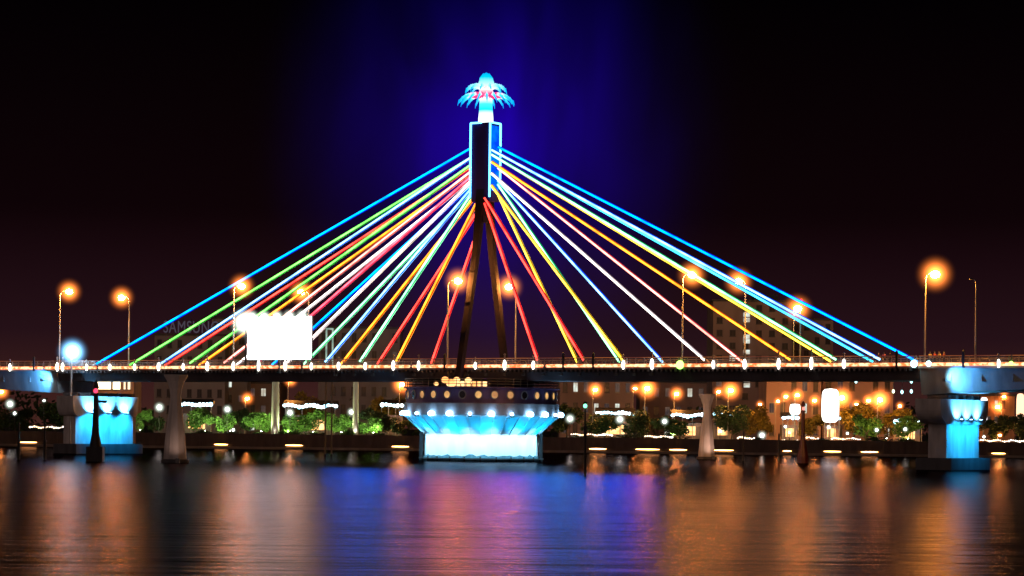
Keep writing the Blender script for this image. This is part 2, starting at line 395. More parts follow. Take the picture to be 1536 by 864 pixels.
# stay cables: (deck px, plane t, tower y px, colour)
CC = {'blue': ((.0, .30, 1), (0, .02, .9)), 'green': ((.16, .95, .10), (0, .25, .03)), 'ice': ((.22, .55, 1), (.0, .06, 1)),
      'red': ((1, .06, .04), (.6, .0, .01)), 'orange': ((1, .30, .02), (.6, .08, .0)), 'white': ((1, .85, .78), (.5, .38, .42)),
      'yellow': ((1, .62, .05), (.5, .25, .0)), 'magenta': ((1, .08, .12), (.5, 0, .06)), 'mint': ((.30, 1, .50), (0, .4, .12)),
      'cyan': ((.05, .7, .9), (0, .2, .8)), 'pink': ((1, .33, .26), (.6, .03, .06))}
CMs = {}
for k_, (a_, b_) in CC.items(): CMs[k_] = (led_beads('rope_light_'+k_, a_, 5.2, .45, .35), led_beads('cable_sleeve_'+k_, b_, 1.15, .6, .3))  # sleeve emission paints the halo of the rope light onto the stay
LC = [(144, 1, 222, 'blue'), (193, -1, 229, 'green'), (241, 1, 236, 'ice'), (247, -1, 243, 'red'), (284, 1, 247, 'green'), (298, -1, 251, 'orange'),
      (335, 1, 257, 'pink'), (354, -1, 260, 'white'), (384, 1, 265, 'magenta'), (408, -1, 268, 'blue'), (430, 1, 273, 'white'), (455, -1, 277, 'mint'),
      (487, 1, 283, 'ice'), (511, -1, 288, 'orange'), (539, 1, 294, 'mint'), (566, -1, 301, 'red'), (594, 1, 306, 'orange'), (647, -1, 316, 'red')]
RC = [(1380, -1, 221, 'blue'), (1324, 1, 227, 'ice'), (1313, -1, 230, 'cyan'), (1258, 1, 234, 'mint'), (1251, -1, 238, 'yellow'), (1189, 1, 245, 'orange'),
      (1117, -1, 252, 'pink'), (1060, 1, 262, 'white'), (997, -1, 271, 'ice'), (937, 1, 280, 'yellow'), (932, -1, 276, 'mint'), (878, 1, 298, 'red'),
      (868, -1, 293, 'yellow'), (808, 1, 306, 'red')]
nm = {'blue': 'bright blue', 'green': 'green', 'ice': 'pale ice blue', 'red': 'red', 'orange': 'orange', 'pink': 'salmon pink', 'white': 'white', 'magenta': 'magenta', 'mint': 'mint green', 'yellow': 'yellow', 'cyan': 'cyan'}
for side, lst in ((-1, LC), (1, RC)):
    for px, t, ty, c_ in lst:
        a = Vector((s_of(px, t*4.9), -t*4.9, ZD+.55))
        z1 = HC + (HY-ty)*.1
        tz = max(z1, TZ0-2.2)
        b_ = Vector((TX + side*(tw/2+.12 if z1 > TZ0-.3 else .75), -t*(.85 if z1 > TZ0 else 1.1), z1))
        cm = MB(); cm.tube([a, b_], .235, 8); c_o = cm.build('stay_cable', CMs[c_][1], br); tag(c_o, nm[c_]+' lit stay cable')
        d_ = (b_-a).normalized(); nrm = Vector((0, -1, 0)); nrm = (nrm - d_*nrm.dot(d_)).normalized()
        rl = MB()
        for sg in (1, -1): rl.tube([a + nrm*.20*sg + d_*.3, b_ + nrm*.20*sg - d_*.1], .15, 6)
        rl.build('rope_light', CMs[c_][0], c_o)
        an = MB(); an.tube([a-d_*.55, a+d_*.9], .24, 8); an.build('cable_anchor', M['rail'], c_o)

# ------------------------------------------------------------------ round centre pier
rp_ = thing('round_pier', 'round restaurant-like centre pier glowing cyan and white below the pylon', 'bridge pier', C0)
M['gallery'] = surf('gallery_wall', (.22, .15, .32), .7, scale=.8)
M['white_drum'] = surf('white_render', (.8, .8, .82), .7, scale=.5, var=.15)
dr = MB(); dr.lathe([(8.7, -2), (8.7, .5), (8.55, .55), (8.55, 4.0)], 64); dr.build('drum', M['white_drum'], rp_)
tdb = MB(); rt = random.Random(9); n_ = 96
tdb.add([(8.73*math.cos(2*PI*k/n_), 8.73*math.sin(2*PI*k/n_), z) for z in (0, 1) for k in range(n_)], [(k, (k+1) % n_, n_+(k+1) % n_, n_+k) for k in range(n_)])
for k in range(n_): tdb.v[k].z = -.5; tdb.v[n_+k].z = .72 + rt.random()**2*.3
tdb.build('tide_stain', surf('tide_stain_paint', (.10, .22, .26), .9, scale=2), rp_)
cn = MB(); cn.lathe([(8.55, 3.98), (11.5, 6.7), (11.5, 6.75), (8.5, 6.75)], 64)
for k in range(36):
    a = 2*PI*k/36; ca, sa = math.cos(a), math.sin(a)
    cn.tube([(8.6*ca, 8.6*sa, 3.98), (11.45*ca, 11.45*sa, 6.6)], .11, 5)
cn.build('cone_soffit', M['white_drum'], rp_)
sk = MB(); sk.lathe([(11.5, 6.752), (11.62, 6.9), (11.62, 8.5), (11.5, 8.55)], 64); sk.build('skirt', M['concrete'], rp_)
ga = MB(); ga.lathe([(11.3, 8.55), (11.3, 10.7), (11.75, 10.72), (11.75, 10.9), (11.2, 10.92)], 64); ga.build('gallery_wall', M['gallery'], rp_)
M['porthole'] = glow('porthole_light', (1, .55, .18), .9, (.55, .25, .1), .4)
for k in range(30):
    a = 2*PI*(k+.35)/30; c_ = Vector((11.33*math.cos(a), 11.33*math.sin(a), 9.75))
    Mx = Matrix.Translation(c_) @ Matrix.Rotation(a, 4, 'Z')
    fr = MB(); n_ = 18; vs = []; 
    for r_, xx in ((.62, 0), (.62, .1), (.46, .1), (.46, .02)):
        vs += [Mx @ Vector((xx, r_*math.cos(2*PI*i/n_), r_*1.12*math.sin(2*PI*i/n_))) for i in range(n_)]
    fr.add(vs, [(j*n_+i, j*n_+(i+1) % n_, (j+1)*n_+(i+1) % n_, (j+1)*n_+i) for j in range(3) for i in range(n_)])
    wf = fr.build('porthole', M['pole'], rp_)
    g_ = MB(); g_.add([Mx @ Vector((.025, .47*math.cos(2*PI*i/n_), .53*math.sin(2*PI*i/n_))) for i in range(n_)], [tuple(range(n_))])
    lit = (k % 4 != 1)
    g_.build('pane', M['porthole'] if lit else M['glass_dark'], wf)
tr = MB()
for z_ in (11.35, 11.75, 12.1): tr.lathe([(11.55, z_-.03), (11.6, z_-.03), (11.6, z_+.03), (11.55, z_+.03)], 48)
for k in range(60):
    a = 2*PI*k/60; tr.tube([(11.57*math.cos(a), 11.57*math.sin(a), 10.9), (11.57*math.cos(a), 11.57*math.sin(a), 12.12)], .04, 4)
tr.build('terrace_railing', M['pole'], rp_)
rm = MB(); rm.lathe([(8, 10.93), (8, 11.85)], 32); rm.build('pavilion_wall', M['gallery'], rp_)
M['warm_win'] = glow('warm_window', (1, .62, .25), 2.2, (.9, .35, .1), .6)
for k in range(7):
    a = PI*1.33 + k*.1; c_ = Vector((8.05*math.cos(a), 8.05*math.sin(a), 11.4)); Mx = Matrix.Translation(c_) @ Matrix.Rotation(a, 4, 'Z')
    MB().box((0, 0, 0), (.06, .6, .75), Mx).build('window', M['warm_win'], rp_)
wt = MB()
for q, (xx, zz, rr_) in enumerate(((-6.6, 11.3, .35), (-5.3, 11.9, .6), (-4.4, 11.4, .75), (-3.6, 11.95, .5), (-2.7, 11.5, .4), (-1.9, 11.9, .5), (-1.2, 11.5, .3))): wt.ell((xx, -8.75, zz), (rr_, .3, rr_*.8), 8, 6)
wt.build('terrace_lantern', M['warm_win'], rp_)
tk = MB(); tk.lathe([(2.8, 10.9), (2.8, 12.1), (3.4, 12.3), (3.4, 12.38)], 32); tk.build('turning_bearing', M['steel_girder'], rp_)
M['cyan_led'] = glow('cyan_flood_face', (.3, .6, 1), 20)
for k in range(24):
    a = 2*PI*(k+.5)/24; ca, sa = math.cos(a), math.sin(a); big = (k*7 % 5) < 3
    h = MB(); Mx = Matrix.Translation((11.95*ca, 11.95*sa, 6.75)) @ Matrix.Rotation(a, 4, 'Z')
    h.box((0, 0, -.12), (.5, .55, .2), Mx); hb = h.build('floodlight', M['housing'], rp_)
    MB().ell((11.95*ca, 11.95*sa, 6.95), (.5, .55, .42) if big else (.26, .3, .22), 10, 6).build('lens', M['cyan_led'], hb)
def spot(loc, target, e, c_, ang=100, r=.15, parent=None):
    l = bpy.data.lights.new('spot_light', 'SPOT'); l.energy = e; l.color = c_; l.spot_size = math.radians(ang); l.spot_blend = .7; l.shadow_soft_size = r
    o = bpy.data.objects.new('spot_light', l); col.objects.link(o); o.location = loc
    o.rotation_euler = (Vector(target)-Vector(loc)).to_track_quat('-Z', 'Y').to_euler()
    if parent: o.parent = parent
    return o
for k in range(16):
    a = 2*PI*(k+.5)/16; ca, sa = math.cos(a), math.sin(a)
    spot((11.9*ca, 11.9*sa, 5.4), (8.5*ca, 8.5*sa, 1.3), 2600, (.34, .76, 1), 84, .15, rp_)
for k in range(12):
    a = 2*PI*(k+.2)/12; ca, sa = math.cos(a), math.sin(a)
    spot((10.6*ca, 10.6*sa, 2.8), (10.0*ca, 10.0*sa, 6.5), 900, (.0, .50, 1), 120, .15, rp_)
fd = MB()
for k in range(24):
    a = 2*PI*k/24; fd.tube([(9.05*math.cos(a), 9.05*math.sin(a), -2), (9.05*math.cos(a), 9.05*math.sin(a), .65)], .13, 6)
fd.lathe([(9.2, .25), (9.35, .25), (9.35, .45), (9.2, .45)], 48); fd.build('fender', M['dark'], rp_)
for sg in (-1, 1):
    MB().box((sg*8.95, -1.5, 1.9), (.5, 1.2, 4.6)).build('mooring_post', M['dark'], rp_)

# ------------------------------------------------------------------ fixed approach spans and their piers
def approach(name, label, s0, s1, dirn, zd0, zd1):
    t = thing(name, label, 'bridge span', C0, -BETA)
    a, b = min(s0, s1), max(s0, s1)
    dk = MB(); dk.box(((a+b)/2, 0, ZD-.25), (b-a, 2*HW+.6, .5)); dk.build('deck_slab', M['concrete'], t)
    gm = MB(); n = 10; v = []
    for i in range(n+1):
        q = i/n; s_ = s0 + (s1-s0)*q; zb = zd0 + (zd1-zd0)*(1-(1-min(1, q*1.0))**2)
        v += [(s_, -HW+.25, ZD-.5), (s_, -HW+.9, zb), (s_, HW-.9, zb), (s_, HW-.25, ZD-.5)]
    f = [(0, 1, 2, 3), (n*4+3, n*4+2, n*4+1, n*4)]
    for i in range(n):
        for k in range(4): f.append((i*4+k, (i+1)*4+k, (i+1)*4+(k+1) % 4, i*4+(k+1) % 4))
    gm.add(v, f)
    for i in range(1, 8):
        s_ = s0 + (s1-s0)*i/8*.5; gm.box((s_, -HW+.55, ZD-1.4), (.12, .3, 1.7))
    gm.build('haunched_girder', M['concrete'], t)
    railing(a, b, t); led_band(a, b, t, 11)
    MB().box(((a+b)/2, 0, ZD+.006), (b-a-.2, 2*HW-1.6, .012)).build('road_surface', M['asphalt'], t)
    return t
sA = SL-.25; sB = SR+.25
apl = approach('approach_span', 'left approach span with blue lit haunched concrete girder', sA, sA-95, -1, 9.9, 12.2)
apr = approach('approach_span', 'right approach span with bright cyan lit girder over the right pier', sB, sB+70, 1, 10.0, 12.0)
BLU = (.015, .42, 1)
def fixed_pier(label, s0, tn, tf, thick, wing):
    t = thing('bridge_pier', label, 'bridge pier', B(s0, 0, 0), -BETA)
    # local x along bridge, local y = -t
    MB().box((0, -(tn+tf)/2, .55), (thick+2.4, tn-tf+2.2, 2.1)).build('footing', M['dark_concrete'], t)
    bw = MB(); th = thick/2
    bw.prism([(-tn, 1.6), (-tf, 1.6), (-tf, 7.0), (-tn-.2, 7.0), (-tn-.05, 6.2)], -th, th); bw.build('pier_wall', M['pale_concrete'], t)
    cp = MB(); n = 8
    arc = [(-tn-wing*math.sin(q/n*PI/2), 7.0-.9+ 2.2*(1-math.cos(q/n*PI/2))) for q in range(n+1)]
    arc2 = [(-tf+wing*.6*math.sin(q/n*PI/2), 6.1+2.2*(1-math.cos(q/n*PI/2))) for q in range(n, -1, -1)]
    cp.prism([(-tn+.3, 6.1)] + arc + [(-tn-wing, 9.4), (-tf+wing*.6, 9.4)] + arc2 + [(-tf-.3, 6.1)], -th-.5, th+.5)
    cp.build('pier_cap', M['pale_concrete'], t)
    for k in range(5):
        y_ = -tn + .4 + k*(tn-tf-.8)/4
        MB().box((0, y_, 9.68), (thick+.4, .9, .56)).build('bearing_block', M['dark_concrete'], t)
    return t
sp_r = s_of(1412, 4.6) ; sp_l = s_of(118, 5.5)
pr = fixed_pier('wide wall pier at the right end of the swing span, lit cyan on its face', sp_r, 5.6, -5.2, 2.6, 3.2)
pl = fixed_pier('wide wall pier near the left bank, lit cyan behind the navigation beacon', sp_l, 7.5, -6.6, 2.6, 1.2)
for t, tn, tf, sc_ in ((pr, 5.6, -5.2, 1.0), (pl, 7.5, -6.6, 1.5)):
    for q in (.2, .5, .8):
        y_ = -tn + (tn-tf)*q
        for dx in (1,):
            h = MB(); h.box((2.5, y_, 6.6), (.3, .5, .25)); h.box((2.1, y_, 6.5), (.9, .1, .1)); hb = h.build('floodlight', M['housing'], t)
            MB().box((2.48, y_, 6.76), (.24, .42, .05)).build('lens', M['cyan_led'], hb)
            spot((3.2, y_, 6.9), (1.8, y_, 8.2), 2400*sc_, (.1, .52, 1), 110, .1, t)
            spot((4.2, y_, 6.2), (1.3, y_, 3.9), 2000*sc_, BLU, 110, .1, t)
def girder_flood(t, s_, z_, e, along):
    h = MB(); h.box((s_, -HW-1.5, z_), (.4, .3, .4)); h.box((s_, -HW-.7, z_-.1), (.08, 1.6, .08)); hb = h.build('floodlight', M['housing'], t)
    spot((s_+.05*along, -HW-1.2, z_+.0), (s_+along*2.2, -HW+.5, z_+.1), e, (.01, .3, 1), 140, .1, t)
    spot((s_+.05*along, -HW-1.2, z_+.0), (s_+along*1.0, -HW+.5, z_+.1), e*.35, (.3, .8, 1), 120, .1, t)
girder_flood(apr, s_of(1419, HW+1), 11.9, 2400, 1)
girder_flood(apl, s_of(66, HW+1), 12.0, 2200, -1)

# swing-rest piers (hour-glass), one in front of and one behind the bridge
def rest_pier(px, ytop, Y, k, label, up=300):
    base = P(px, 0, Y); X = unroll(px, 650)[0]*Y/F
    t = thing('rest_pier', label, 'bridge pier', (X, Y, 0))
    zt = HC + unroll(px, ytop)[1]*Y/F
    prof = [(1.5, -2), (1.5, .3), (1.43, 1.2), (1.25, zt*.3), (.98, zt*.5), (.74, zt*.68), (.68, zt*.76), (.8, zt*.84), (1.15, zt*.93), (1.5, zt*.985), (1.5, zt)]
    m_ = MB(); m_.lathe([(r*k*1.04, z) for r, z in prof], 8, a0=PI/8, a1=PI/8+2*PI); m_.build('shaft', M['pale_concrete'], t)
    MB().lathe([(1.85*k, -2), (1.85*k, .35), (1.7*k, .45)], 8, a0=PI/8, a1=PI/8+2*PI).build('footing', M['dark_concrete'], t)
    MB().box((.9, -4.6, .3), (.5, .4, .6)).build('floodlight', M['housing'], t)  # added floodlight that brightens the pier shaft
    spot((.9, -4.6, .75), (0, 0, zt*.55), up, (1, .62, .48), 100, .15, t)
    return t
rest_pier(263, 562, 340, 1.0, 'beige hourglass concrete pier standing in the river in front of the left deck', 160)
rest_pier(1060, 591, 460, .98, 'pale pinkish hourglass concrete pier behind the bridge, right of the round pier', 620)

# ------------------------------------------------------------------ lamps on the bridge
def lamp_mesh(h, arm, mat_bulb, halo_mat, hr, name, label, cat, group, bulb=.34):
    t = thing(name, label, cat, group=group)
    pm = MB(); pm.lathe([(.22, 0), (.22, .25), (.13, .3), (.12, h*.5), (.085, h-.6)], 8)
    pm.tube([(0, 0, h-.65), (arm*.12, 0, h-.2), (arm*.45, 0, h+.05), (arm*.9, 0, h+.12)], [.085, .075, .06, .05], 6)
    pm.build('pole', M['pole'], t)
    hd = MB(); sg = 1 if arm > 0 else -1
    hd.lathe([(.2, .0), (.3, .08), (.22, .22), (.0, .26)], 10, (arm, 0, h+.02)); hd.build('lamp_head', M['housing'], t)
    if mat_bulb:
        bl = MB(); bl.ell((arm, 0, h-.12), (bulb, bulb, bulb*.75), 10, 6); bl.build('bulb', M[mat_bulb], t)
        halo(t, (arm, 0, h-.1), hr, halo_mat)
    return t
DL = [(104, 438, 89, 1, 'leftmost lit street lamp on the bridge, above the left approach'),
      (362, 430, 350, 1, 'lit street lamp on the bridge above the upper left corner of the billboard'),
      (686, 422, 671, 1, 'lit street lamp on the bridge just left of the pylon legs'),
      (1036, 413, 1023, 1, 'lit street lamp behind the cables right of the pylon, tallest of the three there'),
      (1400, 412, 1387, 1, 'large lit street lamp where the right cable ends meet the right pier'),
      (180, 446, 193, -1, 'lit street lamp on the bridge beside the outermost green cable'),
      (450, 438, 462, -1, 'lit street lamp on the bridge above the right edge of the billboard'),
      (762, 430, 773, -1, 'lit street lamp on the bridge just right of the pylon legs'),
      (1107, 422, 1117, -1, 'lit street lamp on the bridge in front of the tall brown building'),
      (1196, 463, 1200, -1, 'short double pole street lamp among the right cables')]
for px, pyy, pole, pl_, lab in DL:
    t_ = pl_*(HW-.45); s0 = s_of(pole, t_); Yc = B(s0, t_, 0).y
    z1 = HC + unroll(px, pyy)[1]*Yc/F; h = z1 - ZD + .1
    arm = (px-pole)*Yc/F/CB
    big = 1.0 if px != 1400 else 1.15
    t = lamp_mesh(h, arm, 'sodium', 'halo_o', 2.7*big, 'street_lamp', lab, 'street lamp', 'street lamps on the bridge', .54*big)
    t.location = B(s0, t_, ZD+.012); t.rotation_euler = (0, 0, -BETA)
    if px == 1196:
        s2 = s_of(1190, t_) - s0
        MB().tube([(s2, 0, 0), (s2, 0, h-.3), (arm, 0, h)], .07, 6).build('pole', M['pole'], t)
        red = MB(); red.ell((.1, 0, h+1.0), (.25, .25, .3), 8, 5); red.build('warning_light', glow('red_warning', (1, .03, .03), 3), t)
s0 = s_of(1463, HW-.45); Yc = B(s0, HW-.45, 0).y; h = HC + unroll(1460, 420)[1]*Yc/F - ZD
t = lamp_mesh(h, -.75, None, None, 0, 'street_lamp', 'unlit street lamp at the right end of the bridge', 'street lamp', 'street lamps on the bridge')
t.location = B(s0, HW-.45, ZD+.012); t.rotation_euler = (0, 0, -BETA)

# railing lamps
M['rail_lamp'] = glow('rail_lamp_white', (1, .95, .8), 5.5)
M['rail_green'] = glow('rail_lamp_green', (.35, 1, .12), 5)
M['rail_cyan'] = glow('rail_lamp_cyan', (.5, .95, 1), 7)
rl0 = thing('railing_lamp', 'small white post lamp in the row along the near bridge railing', 'lamp', group='white post lamps along the near railing')
MB().box((0, 0, .85), (.16, .16, 1.9)).build('post', M['rail'], rl0)
MB().lathe([(.1, -.75), (.24, -.45), (.29, 0), (.24, .4), (.1, .7)], 8, (0, 0, .35)).build('lamp_glass', M['rail_lamp'], rl0)
MB().lathe([(.2, 0), (.2, .08), (.05, .25)], 8, (0, 0, 1.8)).build('cap', M['rail'], rl0)
pxs = [15, 86, 94, 130, 165, 202, 238, 275, 311, 350, 388, 428, 467, 508, 548, 590, 628, 713, 757, 800, 935, 978, 1070, 1117, 1168, 1217, 1266, 1498]
first = True
for px in pxs:
    o = rl0 if first else copy_tree(rl0); first = False
    o.location = B(s_of(px, HW+.5), HW+.52, ZD-.15); o.rotation_euler = (0, 0, -BETA)
    zf = R.uniform(.7, 1.15); o.scale = (zf*R.uniform(.7, 1.1), 1, zf)
for px, mt, lab, r_ in ((1020, 'rail_green', 'green glowing lamp on the near railing right of the pylon', .62), (1371, 'rail_cyan', 'large white blue lamp at the swing joint by the right pier', .5), (1393, 'rail_cyan', 'white blue lamp on the railing just right of the swing joint', .38), (1517, 'rail_green', 'pale green lamp at the far right of the near railing', .3)):
    t = thing('railing_lamp', lab, 'lamp', B(s_of(px, HW+.6), HW+.62, ZD-.15), -BETA)
    MB().box((0, .1, .6), (.14, .14, 1.5)).build('post', M['rail'], t)
    MB().ell((0, 0, .25), (r_, r_*.6, r_), 12, 8).build('lamp_glass', M[mt], t)
dk0 = None
for px in (51, 667, 845, 890, 1345, 1445):
    if dk0 is None:
        dk0 = thing('railing_post', 'dark unlit post in the near bridge railing', 'post', group='dark unlit posts in the near railing')
        m_ = MB(); m_.box((0, 0, .9), (.3, .25, 2.1)); m_.lathe([(.2, 0), (.2, .1), (.02, .35)], 8, (0, 0, 1.95)); m_.build('shaft', M['dark'], dk0); o = dk0
    else: o = copy_tree(dk0)
    o.location = B(s_of(px, HW+.5), HW+.5, ZD-.3); o.rotation_euler = (0, 0, -BETA)

# cold floodlight mast left, and lamps hanging under the swing end
t = thing('floodlight_mast', 'tall mast with cold white floodlight beside the left pier', 'floodlight', B(s_of(107, HW+2.6), HW+2.6, 0), -BETA)
z1 = zat(110, 528, HW+2.6)
MB().lathe([(.22, -1), (.16, z1-.4)], 8).build('mast', M['pole'], t)
MB().box((.15, 0, z1-.3), (.8, .3, .2)).build('lamp_head', M['housing'], t)
MB().ell((.2, -.1, z1), (.7, .5, .6), 12, 8).build('lens', M['flood'], t); halo(t, (.2, 0, z1), 3.2, 'halo_b')
M['hang'] = glow('hanging_lamp_light', (.5, .95, 1), 3)
M['hang_w'] = glow('hanging_lamp_warm', (.9, 1, .6), 3)
for i, (px, yb, yt) in enumerate(((1340, 587, 567), (1353, 588, 568), (1367, 587, 570), (1367, 572, 566), (1401, 588, 580), (1284, 572, 566))):
    lab = ['warm hanging lamp, leftmost of the row under the swing end at the right pier', 'cyan hanging lamp, middle of the row under the swing end at the right pier', 'cyan hanging lamp, lower of two on one line left of the right pier', 'small upper lamp above another on one line left of the right pier', 'small hanging lamp at the top left edge of the right pier', 'lone violet white lamp under the deck left of the right pier'][i]
    tt = -2.0; s_ = s_of(px, tt, yb); t = thing('hanging_lamp', lab, 'lamp', B(s_, tt, zat(px, yb, tt)), -BETA)
    MB().ell((0, 0, 0), (.2, .2, .28), 8, 6).build('bulb', M['hang_w' if i == 0 else 'hang'], t)
    MB().tube([(0, 0, .25), (0, 0, max(.4, ZD-2.1-t.location.z))], .06 if i == 0 else .03, 5).build('cord', M['pole'], t)

# ------------------------------------------------------------------ navigation marks
def X_at(px, py, Y): return P(px, py, Y).x
t = thing('navigation_beacon', 'dark beacon column on a square base with a red lamp, before the left pier', 'beacon', (X_at(143, 690, 342), 342, 0))
MB().box((0, 0, .4), (2.1, 2.1, 3.0)).build('base', M['dark'], t)
MB().lathe([(.75, 1.9), (.7, 2.4), (.48, 3.6), (.36, 5.5), (.3, 8.6)], 10).build('column', M['dark'], t)
m_ = MB(); m_.lathe([(.45, 8.6), (.45, 8.75), (.2, 8.8), (.2, 9.3), (.4, 9.4), (.25, 10.0), (.06, 10.5)], 10); m_.box((.8, 0, 7.7), (1.2, .12, .3)); m_.build('lantern_frame', M['dark'], t)
MB().ell((0, -.32, 9.05), (.28, .22, .32), 8, 6).build('lamp', glow('red_beacon', (1, .05, .12), 2.2), t)
for px, lab in ((28, 'thin mooring pile, left of two at the far left'), (67, 'thin mooring pile, right of two at the far left')):
    t = thing('mooring_pile', lab, 'pile', (X_at(px, 690, 352), 352, 0)); MB().lathe([(.2, -1), (.2, 2.4), (.13, 2.6), (.13, 4.6), (.22, 4.65), (.05, 4.95)], 8).build('shaft', M['dark'], t)
    MB().box((0, 0, 2.5), (.5, .5, .12)).build('collar', M['dark'], t)
Yp = HC*F/(713-645-1.2)
t = thing('channel_marker', 'tall thin black marker pole with a green light, nearest the camera', 'marker', (X_at(878, 712, Yp), Yp, 0))
MB().tube([(0, 0, -1), (-.1, 0, 7.4)], [.15, .07], 8).build('pole', M['dark'], t)
m_ = MB(); m_.lathe([(.2, 0), (.24, .1), (.1, .2)], 8, (-.1, 0, 7.5));  MB().box((-.05, 0, 4.6), (.35, .2, 1.1)).build('marker_box', M['dark'], t); m_.build('lamp_frame', M['dark'], t)
MB().ell((-.1, -.05, 7.25), (.2, .2, .22), 8, 6).build('lamp', glow('green_beacon', (.15, 1, .5), 4), t)
Yp = 415
t = thing('navigation_beacon', 'dark reddish beacon column with flared foot right of the pale rest pier', 'beacon', (X_at(1204, 690, Yp), Yp, 0))
MB().lathe([(.95, -1), (.9, 1.0), (.55, 2.8), (.3, 4.2), (.26, 8.0)], 10).build('column', M['red_paint'], t)
m_ = MB(); m_.lathe([(.4, 8.0), (.4, 8.15), (.16, 8.2), (.16, 8.9), (.4, 9), (.05, 9.7)], 10); m_.build('lantern_frame', M['red_paint'], t)
MB().ell((0, -.28, 8.5), (.22, .2, .28), 8, 6).build('lamp', glow('pink_beacon', (1, .3, .25), 1.5), t)
for px, yt, lab in ((1115, 648, 'thin dark pile between the pale rest pier and the red beacon'), (1168, 652, 'short thin dark pile just left of the red beacon')):
    zt = P(px, yt, 440).z
    t = thing('mooring_pile', lab, 'pile', (X_at(px, 690, 440), 440, 0)); MB().lathe([(.16, -1), (.14, zt), (.03, zt+.3)], 8).build('shaft', M['dark'], t)
    MB().box((0, 0, zt*.6), (.45, .45, .1)).build('collar', M['dark'], t)

# ------------------------------------------------------------------ billboard and posts
tb = HW + .75
sb0, sb1 = s_of(372, tb, 510), s_of(466, tb, 510); sc_b = (sb0+sb1)/2; wb = sb1-sb0
t = thing('billboard', 'blazing white illuminated billboard standing at the near railing before the left cables', 'billboard', B(sc_b, tb, 0), -BETA)
M['bb'] = glow('billboard_white', (1, .98, .96), 7, (.85, .95, 1), .08)
z0 = zat(419, 539, tb); z1 = zat(419, 476, tb)
MB().box((0, 0, (z0+z1)/2), (wb, .25, z1-z0)).build('lit_panel', M['bb'], t)
MB().box((0, .25, (z0+z1)/2), (wb+.3, .2, z1-z0+.3)).build('frame', M['housing'], t)
for q in (-.36, 0, .36): MB().box((q*wb, .2, (z0+ZD-1)/2), (.25, .35, z0-ZD+1)).build('bracket', M['housing'], t)
for k in range(5):
    xx = wb*((k+.5)/5-.5)
    h = MB(); h.tube([(xx, .2, z1+.1), (xx, -.9, z1+.35)], .05, 5); h.box((xx, -1, z1+.35), (.5, .3, .12)); hb = h.build('floodlight', M['housing'], t)
    MB().ell((xx, -1, z1+.22), (.3, .22, .14), 8, 5).build('lens', M['flood'], hb); halo(t, (xx, -.6, z1+.1), 1.5, 'halo_w')
t2 = thing('floodlight_cluster', 'cluster of white floodlights at the upper left corner of the billboard', 'floodlight', B(s_of(367, HW+.6), HW+.6, ZD), -BETA)
z_ = zat(367, 484, HW+.6)-ZD
MB().box((0, .2, z_/2-.3), (.2, .2, z_+.6)).build('mast', M['dark'], t2)
MB().box((0, .3, z_), (1.8, .15, 1.4)).build('lamp_rack', M['housing'], t2)
for i in (-1, 1):
    for j in (-1, 1): MB().ell((i*.5, .05, z_+j*.35), (.42, .2, .36), 10, 6).build('lens', M['flood'], t2)
halo(t2, (0, 0, z_), 3.0, 'halo_w')
t = thing('lit_portal', 'narrow pale lit portal frame standing right of the billboard', 'frame', (P(494, 540, 470).x, 470, 0))
M['portal'] = glow('portal_light', (.75, 1, .8), .55, (.4, .6, .5), 1.0)
zz = P(494, 492, 470).z
m_ = MB(); zh = (zz-13.2)
for q in (-.55, .55):
    m_.box((q, 0, 13.2+zh/2), (.28, .3, zh)); MB().box((q, 0, 5.5), (.26, .28, 15.4)).build('post', M['dark'], t)
m_.box((0, 0, zz-.15), (.8, .28, .3)); m_.build('frame', M['portal'], t)
for px, hw, lab in ((413, 6, 'slim round white column below the deck, left of two under the billboard'), (533.5, 4.5, 'slim round white column below the deck, right of two left of the round pier')):
    YY = 572; zt = P(px, 562, YY).z
    t = thing('column', lab, 'column', (P(px, 620, YY).x, YY, 2.4)); r_ = hw*YY/F
    MB().lathe([(r_*1.25, 0), (r_*1.2, .5), (r_, .6), (r_*.9, zt-3.3), (r_*1.25, zt-2.7), (r_*1.25, zt-2.4)], 14).build('shaft', surf('white_column_paint', (.75, .75, .7), .7), t, True)
    MB().box((0, 0, .1), (r_*3, r_*3, .3)).build('base', M['concrete'], t)
    MB().box((0, -1.9, .2), (.4, .3, .3)).build('floodlight', M['housing'], t)  # added floodlight to make the column stand out bright
    spot((0, -1.9, .5), (0, 0, 9), 1600, (1, .95, .75), 100, .15, t)

